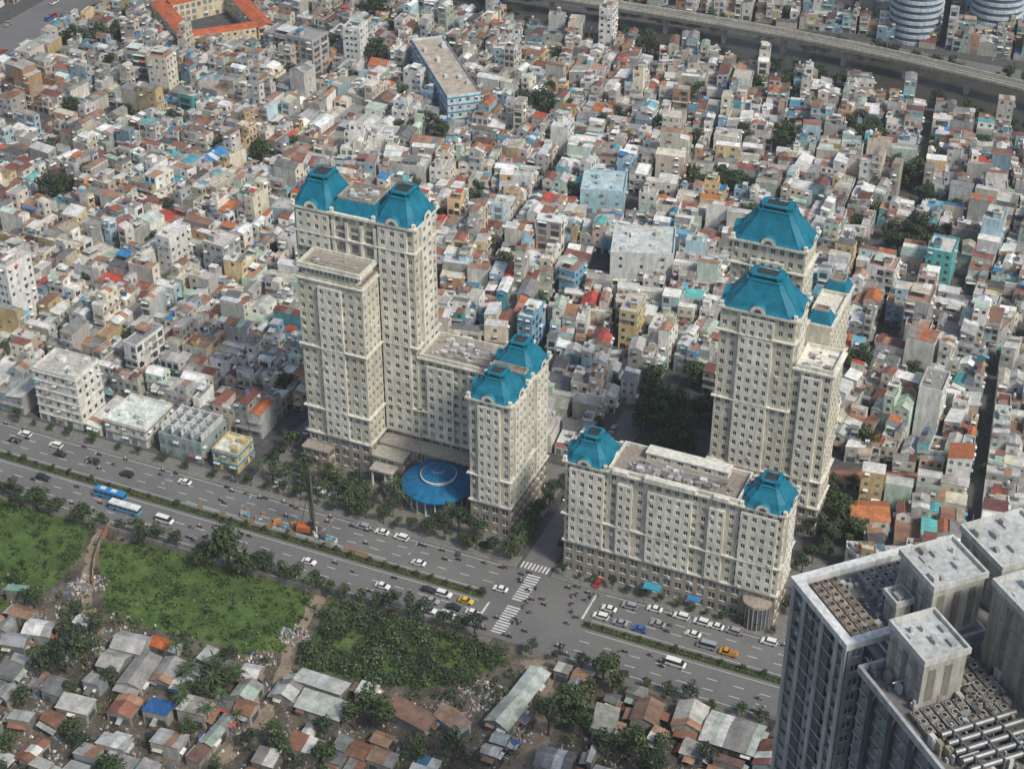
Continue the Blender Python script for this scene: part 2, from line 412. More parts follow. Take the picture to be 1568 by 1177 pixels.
def lots(P,out,wmin=3.4,wmax=6.0,two=17):
    o=obb(P)
    if o is None: return
    ar,A,B,dx,dy=o
    c=cen(P)
    rows=[P]
    if B>two:
        nx,ny=-dy,dx; of=R.uniform(-1,1)
        rows=[cut(P,c[0],c[1],nx,ny,of),cut(P,c[0],c[1],-nx,-ny,-of)]
    for r in rows:
        if len(r)<3: continue
        smin=min(p[0]*dx+p[1]*dy for p in r);smax=max(p[0]*dx+p[1]*dy for p in r)
        s=smin; cc=c[0]*dx+c[1]*dy
        while s<smax-1.5:
            w_=R.uniform(wmin,wmax)
            if R.random()<.06: w_*=1.8
            e=min(s+w_,smax) if smax-(s+w_)>2 else smax
            q=cut(r,c[0]+dx*(s-cc),c[1]+dy*(s-cc),dx,dy,0)
            if len(q)>=3: q=cut(q,c[0]+dx*(e-cc),c[1]+dy*(e-cc),-dx,-dy,0.03)
            if len(q)>=3:
                oo=obb(q)
                if oo and oo[1]>8 and R.random()<.45:
                    qc=cen(q); sg=R.choice([-1,1]); k=oo[1]*R.uniform(.36,.47)
                    q2=cut(q,qc[0],qc[1],oo[3]*sg,oo[4]*sg,-k)
                    if len(q2)>=3: q=q2
                out.append(q)
            s=e

CANAL=[(-700,742),(-420,742),(-320,740),(-240,742),(-200,738),(-121,729),(-70,714),(0,688),(60,668),(60,775),(0,780),(-70,788),(-160,792),(-240,786),(-320,774),(-700,774)]
WATER=[(-700,748),(-420,748),(-320,746),(-240,748),(-200,744),(-121,735),(-70,719),(0,693),(60,673),(60,756),(0,761),(-70,768),(-160,775),(-240,771),(-320,766),(-700,766)]
EXC=[[(-251,360),(-155,360),(-155,414),(-251,414)],[(-156,355),(-145,355),(-145,450),(-156,450)],[(-146,355),(-72,355),(-72,396),(-146,396)],[(-120,396),(-72,396),(-72,449),(-120,449)],CANAL,
 [(-562,540),(-522,540),(-522,1000),(-562,1000)],[(-700,536),(-483,538),(-440,568),(-440,577),(-486,548),(-700,546)]]
SPEC=[]
def special(P): SPEC.append(P); return P
sp={}
sp['school']=special(rect(-318,653,66,15,math.radians(130)))
sp['orange']=special([(-482,672),(-450,646),(-424,672),(-462,704)])
sp['blu']=special([(-220,572),(-203,577),(-208,594),(-225,589)])
sp['wht']=special([(-189,524),(-167,532),(-173,552),(-195,544)])
sp['apt']=special([(-331,367),(-314,367),(-314,380),(-331,380)])
sp['show']=special([(-305,367),(-289,367),(-289,383),(-305,383)])
sp['canopy']=special([(-284,367),(-268,367),(-268,382),(-284,382)])
sp['shop']=special([(-264,367),(-255,367),(-255,377),(-264,377)])
sp['hip']=special([(-70,412),(-58,416),(-61,428),(-73,424)])
sp['long']=special([(-84,434),(-50,446),(-52,451),(-86,440)])
TALL=[(-432,598,9,9,25,'c'),(-387,650,14,12,20,'g'),(-372,669,8,10,22,'w'),(-269,731,6,10,24,'w'),(-372,412,7,12,30,'w'),(-325,473,9,10,17,'g'),(-341,466,6,12,20,'w'),(-168,491,6,12,18,'y'),(-199,473,5,12,19,'b'),(-77,576,9,12,17,'t'),(-76,532,8,12,20,'g'),(-248,622,7,10,15,'w'),(-199,512,6,9,14,'b'),(-314,405,5,14,17,'w'),(-452,610,10,8,16,'g'),(-405,662,18,12,14,'g'),(-95,560,10,9,14,'w'),(-60,480,7,12,20,'w')]
for t in TALL: special(rect(t[0],t[1],t[2]+.5,t[3]+.5,R.choice([0,.1,-.1])))
GREEN=[(-420,500,7),(-493,633,10),(-173,612,9),(-183,607,7),(-130,683,9),(-109,650,9),(-99,632,7),(-97,594,8),(-90,600,7),(-365,672,6),(-339,749,6),(-247,733,6),(-75,412,9),(-271,646,6),(-405,680,5),(-433,591,5),(-139,446,10),(-127,456,9),(-135,434,8),(-128,424,6),(-150,462,4),(-140,470,4),(-262,560,4),(-300,610,5),(-460,560,6),(-360,560,5),(-120,520,5),(-90,500,5),(-160,660,5),(-210,690,6),(-180,715,6),(-390,720,7)]
allexc=EXC+SPEC
def blocked(P):
    pts=P+[cen(P)]+[mid(P[i],P[(i+1)%len(P)]) for i in range(len(P))]
    for x,y in pts:
        for E in allexc:
            if inpoly(x,y,E): return True
        for g in GREEN:
            if (x-g[0])**2+(y-g[1])**2<g[2]**2: return True
    for E in SPEC:
        c=cen(E)
        if inpoly(c[0],c[1],P): return True
    return False
bl=[]
l=[]; lots([(-560,366.5),(-251,366.5),(-251,384),(-560,384)],l,4,8,30)
for q in l:
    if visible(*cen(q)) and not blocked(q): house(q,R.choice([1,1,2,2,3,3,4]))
blocks([(-700,386),(-330,386),(-330,620),(-700,620)],3,bl,720,4.0)
blocks([(-328,386),(-250,386),(-240,414),(-150,418),(-150,640),(-326,620)],3,bl,680,4.0)
blocks([(-148,450),(-20,366),(60,366),(60,640),(-148,640)],3,bl,720,4.0)
blocks([(-144,398),(-121,398),(-121,449),(-144,449)],5,bl,500,3)
blocks([(-700,622),(-326,622),(-326,1000),(-700,1000)],3,bl,760,4.0)
blocks([(-324,622),(60,642),(60,1000),(-324,1000)],3,bl,700,4.0)
nh=0
for B in bl:
    l=[]; big=R.random()<.07
    lots(B,l,*( (6,11,20) if big else (3.3,5.3,13)))
    for q in l:
        c=cen(q)
        if not visible(*c): continue
        o=obb(q)
        if o is None or o[0]<12: continue
        if blocked(q): continue
        if R.random()<.04:
            tree(c[0],c[1],R.uniform(.7,1.25),'garden_tree'); continue
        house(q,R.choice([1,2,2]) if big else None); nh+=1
        if R.random()<.05:
            v=R.choice(q); tree(v[0],v[1],R.uniform(.6,1.05),'garden_tree')
print('houses',nh)
for g in GREEN:
    for _ in range(max(3,int(g[2]*g[2]/8))):
        a=R.uniform(0,6.28);r=g[2]*math.sqrt(R.random())
        tree(g[0]+math.cos(a)*r,g[1]+math.sin(a)*r,R.uniform(.8,1.45),'park_tree')
WC={'w':(.68,.68,.65),'g':(.42,.42,.41),'y':(.64,.52,.30),'b':(.22,.40,.54),'t':(.12,.40,.40),'c':(.62,.57,.47)}
for t,P in zip(TALL,SPEC[-len(TALL):]):
    m=MB(); fl=int(t[4]/3.2); P=ccw(P); part(m,P,0,fl,WC[t[5]],J(WC[t[5]],.1),'terrace',W_ROOF)
    for i in range(4):
        if L2(P[i],P[(i+1)%4])>7.5: windows(m,P[i],P[(i+1)%4],.01,fl,3.1,3.0,0)
    m.obj('tall_townhouse',(t[0],t[1],0))
def slabbuild(name,P,floors,wc,roofc,fh=3.3,stripe=None,dens=2.6):
    m=MB(); P=ccw(P); H=floors*fh
    for i in range(len(P)):
        a,b=P[i],P[(i+1)%len(P)]
        m.face([(*a,0),(*b,0),(*b,H+.9),(*a,H+.9)],wc,WALL); windows(m,a,b,0,floors,fh,dens,0)
        if stripe:
            l=L2(a,b);nx,ny=(b[1]-a[1])/l*.3,-(b[0]-a[0])/l*.3
            for f in range(1,floors+1):
                q=[(a[0],a[1]),(b[0],b[1]),(b[0]+nx,b[1]+ny),(a[0]+nx,a[1]+ny)]
                m.prism(q[::-1],f*fh-.5,f*fh-.05,stripe,WALL,None,None,True)
    I=inset(P,.3)
    for i in range(len(P)):
        j=(i+1)%len(P)
        m.face([(*P[i],H+.9),(*P[j],H+.9),(*I[j],H+.9),(*I[i],H+.9)],wc,WALL); m.face([(*I[j],H),(*I[i],H),(*I[i],H+.9),(*I[j],H+.9)],wc,WALL)
    m.face([(*p,H) for p in I],roofc,ROOF)
    c=cen(P); ang=math.atan2(P[1][1]-P[0][1],P[1][0]-P[0][0])
    for k in range(7):
        q=mid(c,R.choice(P),R.uniform(.2,.7)); s=R.uniform(.8,2.8); m.rbox(q[0],q[1],s,s*.8,ang,H+.01,H+R.uniform(.6,2.2),J(wc,.2),WALL)
    return m
slabbuild('school_building',sp['school'],4,(.58,.62,.63),(.48,.41,.33),3.4,(.04,.32,.52),3).obj('school_building',(-318,653,0))
slabbuild('x',sp['blu'],3,(.40,.58,.64),(.50,.60,.62),3.3,None,5).obj('warehouse',(-212,583,0))
slabbuild('x',sp['wht'],4,(.60,.62,.60),(.58,.61,.59),3.3,None,6).obj('office_building',(-181,538,0))
slabbuild('x',sp['apt'],6,(.66,.65,.60),(.5,.48,.44),3.3,(.66,.65,.61),3).obj('apartment_building',(-322,373,0))
slabbuild('x',sp['show'],2,(.66,.68,.64),(.70,.75,.70),3.4,(.3,.25,.2),3).obj('showroom',(-297,375,0))
m=slabbuild('x',sp['canopy'],2,(.32,.38,.38),(.22,.27,.26),3.6,None,2.5)
for i in range(5):
    x=-283.4+i*3.7; m.box(x,x+.35,368,381,8.2,10.4,(.6,.6,.6),WALL,None,None,True)
for i in range(4):
    y=369+i*3.6; m.box(-283.6,-268.2,y,y+.35,10.41,10.7,(.6,.6,.6),WALL,None,None,True)
m.obj('pavilion_building',(-276,375,0))
slabbuild('x',sp['shop'],2,(.60,.51,.26),(.66,.70,.66),3.4,(.05,.25,.5),3).obj('corner_shop',(-259,372,0))
m=MB(); P=sp['orange']; ctr=cen(P)
def wing(m,a,b,wd,fl,wc,rc):
    ang=math.atan2(b[1]-a[1],b[0]-a[0]); Q=ccw(rect((a[0]+b[0])/2,(a[1]+b[1])/2,L2(a,b),wd,ang))
    for i in range(4):
        p,q=Q[i],Q[(i+1)%4]; m.face([(*p,0),(*q,0),(*q,fl*3.3),(*p,fl*3.3)],wc,WALL); windows(m,p,q,0,fl,3.3,3,0)
    pitched(m,Q,fl*3.3,rc,wc,True,0)
OR=(.46,.12,.05)
for a,b in ((P[0],P[1]),(P[1],P[2]),(P[2],P[3]),(P[3],P[0])):
    d=((b[0]-a[0])/L2(a,b)*4,(b[1]-a[1])/L2(a,b)*4); wing(m,(a[0]-d[0],a[1]-d[1]),(b[0]-d[0]*1.1,b[1]-d[1]*1.1),8,3,(.62,.54,.38),J(OR,.05))
m.obj('courtyard_school',(*ctr,0))
m=MB(); wing(m,(-71,418),(-60,422),10,2,(.6,.56,.47),(.46,.17,.07)); wing(m,(-66,412),(-63,420),6,1,(.6,.56,.47),(.46,.17,.07)); m.obj('villa',(-66,420,0))
m=MB(); wing(m,(-86,436),(-52,448),6,1,(.4,.36,.3),(.28,.14,.10)); m.obj('market_shed',(-68,442,0))

# ------------------------------------------------------------------ cream apartment complexes
CREAM=(.575,.545,.455); STONE=(.34,.295,.24); TEAL=(.008,.155,.235); TEAL2=(.012,.19,.275); BROWN=(.25,.215,.18); TRIM=(.70,.675,.59)
def wallgrid(m,a,b,z0,z1,cols,rows,ww=.46,wh=.50,sill=.26,wc=CREAM,rec=.28,tint=None,skip=0):
    W=L2(a,b); dx,dy=(b[0]-a[0])/W,(b[1]-a[1])/W; nx,ny=dy,-dx
    def P(t,z,o=0): return (a[0]+dx*t+nx*o,a[1]+dy*t+ny*o,z)
    cw=W/cols; rh=(z1-z0)/rows
    for r in range(rows):
        za=z0+r*rh; zs=za+sill*rh; ze=zs+wh*rh; zt=za+rh
        m.face([P(0,za),P(W,za),P(W,zs),P(0,zs)],wc,WALL); m.face([P(0,ze),P(W,ze),P(W,zt),P(0,zt)],wc,WALL)
        pt=0
        for c in range(cols):
            t0=cw*(c+.5-ww/2);t1=cw*(c+.5+ww/2)
            m.face([P(pt,zs),P(t0,zs),P(t0,ze),P(pt,ze)],wc,WALL)
            g=R.random()
            gc=(.08,.115,.125) if g<.5 else (.13,.19,.20) if g<.78 else (.28,.31,.29) if g<.91 else (.045,.055,.06)
            if tint: gc=J(tint,.2)
            m.face([P(t0,zs,-rec),P(t1,zs,-rec),P(t1,ze,-rec),P(t0,ze,-rec)],gc,GLASS)
            m.face([P(t0,zs),P(t0,zs,-rec),P(t0,ze,-rec),P(t0,ze)],wc,WALL); m.face([P(t1,zs,-rec),P(t1,zs),P(t1,ze),P(t1,ze,-rec)],wc,WALL)
            m.face([P(t0,zs),P(t1,zs),P(t1,zs,-rec),P(t0,zs,-rec)],TRIM,WALL); m.face([P(t0,ze,-rec),P(t1,ze,-rec),P(t1,ze),P(t0,ze)],wc,WALL)
            tm=(t0+t1)/2; m.face([P(tm-.07,zs,-rec+.05),P(tm+.07,zs,-rec+.05),P(tm+.07,ze,-rec+.05),P(tm-.07,ze,-rec+.05)],TRIM,WALL)
            if R.random()<.09:
                A=P(t1-.9,0,.02);B=P(t1-.1,0,.02);C=P(t1-.1,0,.4);D=P(t1-.9,0,.4)
                m.prism([A[:2],D[:2],C[:2],B[:2]],zs-.65,zs-.08,(.6,.6,.58),WALL,None,None,True)
            pt=t1
        m.face([P(pt,zs),P(W,zs),P(W,ze),P(pt,ze)],wc,WALL)
def tbox(m,x0,x1,y0,y1,z0,z1,rows,cp=2.7,wc=CREAM,sides='SEWN',top=BROWN,**k):
    e={'S':((x0,y0),(x1,y0)),'E':((x1,y0),(x1,y1)),'N':((x1,y1),(x0,y1)),'W':((x0,y1),(x0,y0))}
    for s,(a,b) in e.items():
        if s in sides: wallgrid(m,a,b,z0,z1,max(1,round(L2(a,b)/cp)),rows,wc=wc,**k)
        else: m.face([(*a,z0),(*b,z0),(*b,z1),(*a,z1)],wc,WALL)
    if top: m.face([(x0,y0,z1),(x1,y0,z1),(x1,y1,z1),(x0,y1,z1)],top,WALL)
def corn(m,x0,x1,y0,y1,z,h=.6,o=.7,c=TRIM):
    m.box(x0-o,x1+o,y0-o,y1+o,z,z+h,c,WALL,None,None,True)
    m.box(x0-o*.5,x1+o*.5,y0-o*.5,y1+o*.5,z-h*.6,z-.002,c,WALL,None,None,True)
def parapet(m,x0,x1,y0,y1,z,h=1.2,t=.4,c=TRIM,deck=BROWN):
    m.box(x0,x1,y0,y0+t,z,z+h,c);m.box(x0,x1,y1-t,y1,z,z+h,c)
    m.box(x0,x0+t,y0+t+.002,y1-t-.002,z,z+h,c);m.box(x1-t,x1,y0+t+.002,y1-t-.002,z,z+h,c)
def octa(x0,x1,y0,y1,ch,k):
    cx,cy=(x0+x1)/2,(y0+y1)/2; hx,hy=(x1-x0)/2*k,(y1-y0)/2*k; ch=ch*k
    return [(cx-hx+ch,cy-hy),(cx+hx-ch,cy-hy),(cx+hx,cy-hy+ch),(cx+hx,cy+hy-ch),(cx+hx-ch,cy+hy),(cx-hx+ch,cy+hy),(cx-hx,cy+hy-ch),(cx-hx,cy-hy+ch)]
def arch(m,cx,cy,dx,dy,z,r):
    nx,ny=dy,-dx; N=9
    pts=[(math.cos(math.pi*i/N)*r,math.sin(math.pi*i/N)*r) for i in range(N+1)]
    def P(t,h,o): return (cx+dx*t+nx*o,cy+dy*t+ny*o,z+h)
    m.face([P(-r,-.2,.5)]+[P(r,-.2,.5)]+[P(t,h,.5) for t,h in pts],TRIM,WALL)
    for i in range(N):
        (t0,h0),(t1,h1)=pts[i],pts[i+1]; m.face([P(t0,h0,.5),P(t1,h1,.5),P(t1,h1,-2.2),P(t0,h0,-2.2)],TEAL2,TILE)
    q=[(math.cos(math.pi*i/6)*r*.5,math.sin(math.pi*i/6)*r*.5) for i in range(7)]
    m.face([P(t,h+.1,.53) for t,h in q],(.07,.09,.10),GLASS)
def turret(m,x0,x1,y0,y1,z,h=8,ch=2.0,arches='SEWN',k=1.04,tk=.52):
    prof=[(0,k),(.7,.93),(2.2,.84),(h*.75,tk+.10),(h,tk)]
    for (za,ka),(zb,kb) in zip(prof,prof[1:]):
        m.prism(octa(x0,x1,y0,y1,ch,ka),z+za,z+zb,TEAL,TILE,poly2=octa(x0,x1,y0,y1,ch,kb))
    for i in range(8):
        for (za,ka),(zb,kb) in zip(prof,prof[1:]):
            a=octa(x0,x1,y0,y1,ch,ka)[i]; b=octa(x0,x1,y0,y1,ch,kb)[i]; m.cyl((*a,z+za),(*b,z+zb),.16,.16,4,TEAL2,TILE,False)
    m.prism(octa(x0,x1,y0,y1,ch,tk+.03),z+h+.01,z+h+.3,TEAL2,TILE,None,None,True)
    m.prism(octa(x0,x1,y0,y1,ch,tk-.15),z+h+.31,z+h+1.3,(.05,.06,.06),WALL)
    for i in range(8):
        p=octa(x0,x1,y0,y1,ch,tk-.05); a=p[i];b=p[(i+1)%8]; p2=octa(x0,x1,y0,y1,ch,tk-.2); c_=p2[i];d=p2[(i+1)%8]
        m.face([(*a,z+h+1.3),(*b,z+h+1.3),(*b,z+h+1.6),(*a,z+h+1.6)],TEAL,TILE)
        m.face([(*a,z+h+1.6),(*b,z+h+1.6),(*d,z+h+1.75),(*c_,z+h+1.75)],TEAL,TILE)
        m.rbox(a[0],a[1],.3,.3,0,z+h+.3,z+h+1.35,TEAL,TILE)
    m.face([(*p,z+h+1.4) for p in octa(x0,x1,y0,y1,ch,tk-.19)],(.04,.05,.055),WALL)
    cx,cy=(x0+x1)/2,(y0+y1)/2; r=min(x1-x0,y1-y0)*.165
    if 'S' in arches: arch(m,cx,y0,1,0,z,r)
    if 'N' in arches: arch(m,cx,y1,-1,0,z,r)
    if 'E' in arches: arch(m,x1,cy,0,1,z,r)
    if 'W' in arches: arch(m,x0,cy,0,-1,z,r)
    for p in ((x0,y0),(x1,y0),(x1,y1),(x0,y1)):
        m.rbox(p[0]+(cx-p[0])*.06,p[1]+(cy-p[1])*.06,1.0,1.0,0,z,z+1.2,TRIM,WALL)
def mansard(m,x0,x1,y0,y1,z,h=4,ins=2.5,deck=BROWN):
    a=[(x0,y0),(x1,y0),(x1,y1),(x0,y1)];b=[(x0+ins,y0+ins),(x1-ins,y0+ins),(x1-ins,y1-ins),(x0+ins,y1-ins)]
    m.prism(a,z,z+h,TEAL,TILE,deck,WALL,poly2=b)
    parapet(m,x0+ins,x1-ins,y0+ins,y1-ins,z+h+.002,.7,.25,(.4,.36,.3))
def clutter(m,x0,x1,y0,y1,z,n,maxh=1.8):
    for _ in range(n):
        s=R.uniform(.5,2.2); x=R.uniform(x0+1,x1-1);y=R.uniform(y0+1,y1-1)
        m.box(x-s/2,x+s/2,y-s*.35,y+s*.35,z+.005,z+R.uniform(.3,maxh),J(R.choice([(.5,.5,.48),(.35,.33,.3),(.6,.6,.6),(.2,.18,.16)]),.15),WALL)
    for _ in range(n//4):
        y=R.uniform(y0+1,y1-1);xa=R.uniform(x0+.6,(x0+x1)/2);xb=R.uniform((x0+x1)/2,x1-.6)
        m.box(xa,xb,y-.15,y+.15,z+.1,z+.4,(.5,.5,.5),METAL)
def body(m,x0,x1,y0,y1,z,fl,pod=11,sides='SEWN',cp=2.7,bays=(),**k):
    tbox(m,x0,x1,y0,y1,0,pod,3,3.4,STONE,sides,None,ww=.6,wh=.6,sill=.16)
    corn(m,x0,x1,y0,y1,pod+.01,.5,.5)
    tbox(m,x0,x1,y0,y1,pod,z,fl,cp,CREAM,sides,BROWN,**k)
    for (s,a,b,zt,cw) in bays:
        o=.75
        if s=='S': tbox(m,a,b,y0-o,y0-.01,pod+.52,zt,max(1,round((zt-pod)/3.27)),cw,TRIM,'S',TRIM)
        if s=='E': tbox(m,x1+.01,x1+o,a,b,pod+.52,zt,max(1,round((zt-pod)/3.27)),cw,TRIM,'E',TRIM)
    corn(m,x0,x1,y0,y1,pod+10,.35,.85)
    if z>60: corn(m,x0,x1,y0,y1,pod+33,.3,.85)

A=bpy.data.objects.new('apartment_complex',None); COL.objects.link(A)
m=MB()
X0,X1,Y0,Y1,ZT=-244,-204,395,410,85
body(m,X0,X1,Y0,Y1,ZT,23,11,'SEWN',2.75,bays=[('S',-215.5,-206,ZT-.7,3.1),('E',399,406,ZT-.7,3.5)])
tbox(m,-243,-232,Y0-.75,Y0-.01,72,ZT-.7,4,2.75,TRIM,'S',TRIM)
for x in (-231,-226.5,-221.5,-217): m.box(x,x+.9,Y0-.7,Y0-.01,72,ZT-2,TRIM)
for x in (-229.6,-225.1,-220.1):
    m.box(x+.6,x+2.5,Y0-.2,Y0-.01,73.5,ZT-3.5,(.12,.13,.13),GLASS)
    for z in (76,79.2): m.box(x,x+3.1,Y0-.3,Y0-.21,z,z+.9,CREAM)
corn(m,X0,X1,Y0,Y1,ZT+.01,.8,1.0); corn(m,X0,X1,Y0,Y1,ZT-8,.4,.9)
turret(m,-244.6,-230.6,Y0-.6,Y1+.6,ZT+.82,6.8); turret(m,-217.4,-203.4,Y0-.6,Y1+.6,ZT+.82,6.8)
mansard(m,-232.5,-215.5,Y0+.0,Y1-.0,ZT+.82,3.4,2.4); clutter(m,-229,-219,398,407,ZT+4.3,8)
body(m,-238,-216,384,394.2,69,18,11,'SEW',2.75,bays=[('S',-231,-223,66,2.7)])
corn(m,-238,-216,384,394.2,67.5,.5,.6)
tbox(m,-236.5,-217.5,384.6,394,69.01,71.4,1,1.5,TRIM,'SE',BROWN,ww=.7,wh=.62,sill=.16,tint=(.03,.16,.26))
corn(m,-237.2,-216.8,384.4,393.8,71.4,.35,.7); parapet(m,-237.6,-216.4,383.9,393.9,71.76,1.1,.5)
m.box(-237,-217,384.5,393.3,71.76,71.8,(.35,.31,.26)); clutter(m,-236,-218,385,393,71.8,7,1.2)
m.obj('tower_block',(0,0,0),A)
m=MB()
body(m,-204,-176,395.4,409,40.5,9,11,'SN',2.75,bays=[('S',-201,-192,38.5,3),('S',-187,-180,38.5,2.7)])
corn(m,-203.2,-176,395.4,409,40.51,.6,.8); parapet(m,-203.5,-176.2,395,409.3,41.12,1.2,.45); m.box(-203,-176.7,395.5,408.8,41.12,41.2,(.34,.30,.26))
clutter(m,-202,-178,397,408,41.2,34,1.4)
m.obj('middle_wing',(0,0,0),A)
m=MB()
body(m,-176,-163,372,401,48,11,11,'SEWN',2.6,bays=[('S',-173,-166,46.5,2.4),('E',374.5,382.5,46.5,2.7),('E',390.5,398.5,46.5,2.7)])
corn(m,-176,-163,372,401,48.01,.7,.9)
turret(m,-176.5,-162.5,371.5,385,48.72,5.2,tk=.45); turret(m,-176.5,-162.5,388,401.5,48.72,6.0,tk=.45)
mansard(m,-176,-163,384,389,48.72,2.2,1)
m.obj('side_wing',(0,0,0),A)
m=MB(); cx,cy=-191,381
def ring(r0,z0,r1,z1,c,mt,n=40,c2=None):
    for i in range(n):
        a,b=2*math.pi*i/n,2*math.pi*(i+1)/n
        m.face([(cx+r0*math.cos(a),cy+r0*math.sin(a),z0),(cx+r0*math.cos(b),cy+r0*math.sin(b),z0),(cx+r1*math.cos(b),cy+r1*math.sin(b),z1),(cx+r1*math.cos(a),cy+r1*math.sin(a),z1)],c if (i%2 or c2 is None) else c2,mt)
BL=(.010,.12,.26)
ring(9.6,0,9.6,.8,TRIM,WALL);ring(9.4,.8,9.4,5.4,(.07,.12,.15),GLASS);ring(10,5.4,10,6.6,TRIM,WALL);ring(9.4,5.4,10,5.4,TRIM,WALL)
ring(10,6.6,11.6,6.5,TRIM,WALL);ring(11.6,6.5,11.6,6.9,BL,TILE)
BL2=(.013,.145,.30)
ring(11.6,6.9,9.5,8.0,BL,TILE,40,BL2); ring(9.5,8,5.4,9.1,BL,TILE,40,BL2); ring(5.4,9.1,5.4,9.9,TRIM,WALL); ring(5.7,9.9,5.4,10.1,TRIM,WALL)
ring(5.4,10.1,2.2,11.3,BL,TILE,40,BL2);ring(2.2,11.3,2.2,11.9,(.3,.4,.45),WALL);ring(2.2,11.9,.02,12.6,BL,TILE)
for i in range(20):
    a=2*math.pi*i/20; m.cyl((cx+9.7*math.cos(a),cy+9.7*math.sin(a),0),(cx+9.7*math.cos(a),cy+9.7*math.sin(a),5.5),.32,.3,6,TRIM,WALL,False)
m.obj('entrance_rotunda',(0,0,0),A)
m=MB()
tbox(m,-215.8,-177,389.5,395.2,0,9,2,3.3,STONE,'S',BROWN,ww=.6,wh=.6); corn(m,-215.3,-177,389.5,394.6,9.01,.5,.5,(.4,.37,.32))
tbox(m,-215.5,-205,383.5,389.4,0,8,2,2.5,STONE,'SE',BROWN,ww=.6,wh=.6); corn(m,-215.3,-205,383.5,389.0,8.01,.5,.3,(.45,.42,.36))
m.box(-214,-206,378.5,383.0,6,6.6,(.42,.39,.34),WALL,None,None,True)
for x in (-213.5,-209,-206.8): m.box(x,x+.5,378.9,379.4,0,6,TRIM)
tbox(m,-238,-229,379.5,383.9,0,7.5,2,3,STONE,'SEW',BROWN,ww=.6,wh=.6); corn(m,-238,-229,379.5,383.0,7.51,.4,.4,STONE)
m.obj('podium',(0,0,0),A)

Bc=bpy.data.objects.new('apartment_complex',None); COL.objects.link(Bc)
m=MB()
body(m,-143,-79,365.5,378.5,39.5,9,11,'SEWN',2.7,bays=[('S',-141.5,-131,38,2.7),('S',-118,-105,36.5,2.7),('S',-91,-80.5,38,2.7),('S',-127,-122.5,36.5,2.2),('S',-100,-95.5,36.5,2.2),('E',368,376,38,2.7)])
corn(m,-143,-79,365.5,378.5,39.51,.6,.8)
turret(m,-143.5,-130.5,365,378.5,40.12,5.4,tk=.47); turret(m,-91.5,-78.5,365,378.5,40.12,5.4,tk=.47)
parapet(m,-130,-92,365.2,378.9,40.12,1.3,.5); m.box(-129.5,-92.5,365.8,378.3,40.12,40.2,(.30,.26,.22))
tbox(m,-122,-98,374.5,378,40.21,42.4,1,4,TRIM,'SEWN',(.5,.48,.43)); corn(m,-122,-98,374.5,378,42.41,.3,.3)
clutter(m,-128,-94,366.5,374,40.2,44,1.3)
m.box(-119,-104,364.0,366,40.12,41.6,TRIM); m.box(-128.5,-124,364.2,366,40.12,41.3,TRIM);m.box(-99,-94.5,364.2,366,40.12,41.3,TRIM)
m.box(-117,-112,361.8,364.7,4.2,4.6,(.05,.30,.42),PAINT,None,None,True); m.box(-104,-100,362.5,364.7,3.8,4.1,(.05,.2,.4),PAINT,None,None,True)
cx,cy=-84,365.5; ring(4,.1,4,8,(.07,.10,.12),GLASS,20); ring(4.3,8,4.3,8.9,STONE,WALL,20); ring(4.3,8.9,.02,9.4,(.35,.3,.25),WALL,20)
for i in range(10,21):
    a=2*math.pi*i/20; m.cyl((cx+4.1*math.cos(a),cy+4.1*math.sin(a),0),(cx+4.1*math.cos(a),cy+4.1*math.sin(a),8),.2,.2,5,(.34,.28,.24),WALL,False)
m.obj('front_wing',(0,0,0),Bc)
m=MB()
body(m,-113,-91,407.5,421,74.5,19,11,'SEWN',2.75,bays=[('S',-107,-97,73,2.5),('E',410,418,73,2.7)])
corn(m,-113,-91,407.5,421,74.51,.7,.9); corn(m,-113,-91,407.5,421,67,.4,.9); turret(m,-113.5,-90.5,407,421.5,75.22,7.8,2.5,tk=.46)
body(m,-90.9,-79,408.5,421,58.6,14,11,'SEWN',2.75,bays=[('S',-88,-82,57,2.7)])
corn(m,-90.0,-79,408.5,421,58.61,.6,.8);parapet(m,-90,-79,408.3,421,59.22,1.2,.4); clutter(m,-89,-80,409,420,59.22,8,1.5)
body(m,-92,-84,421.3,447,66,16,11,'EN',2.75); corn(m,-90.8,-84,422,447,66.01,.6,.7); mansard(m,-91.5,-84,421.8,427.5,66.62,3.4,1.6); mansard(m,-91.5,-84,440,447.5,66.62,3.4,1.6); parapet(m,-91.5,-83.6,427.6,439.9,66.62,1.1,.4)
body(m,-112,-92.2,421.2,428,67,16,11,'EW',2.75)
body(m,-117,-95,428.2,441,85,22,11,'SEWN',2.75,bays=[('S',-111,-101,80,2.5)])
corn(m,-117,-95,428.2,441,85.01,.7,.9); corn(m,-117,-95,428.2,441,77.5,.4,.9); turret(m,-117.5,-94.5,427.7,441.5,85.72,8.4,2.5,tk=.46)
m.obj('tower_block',(0,0,0),Bc)

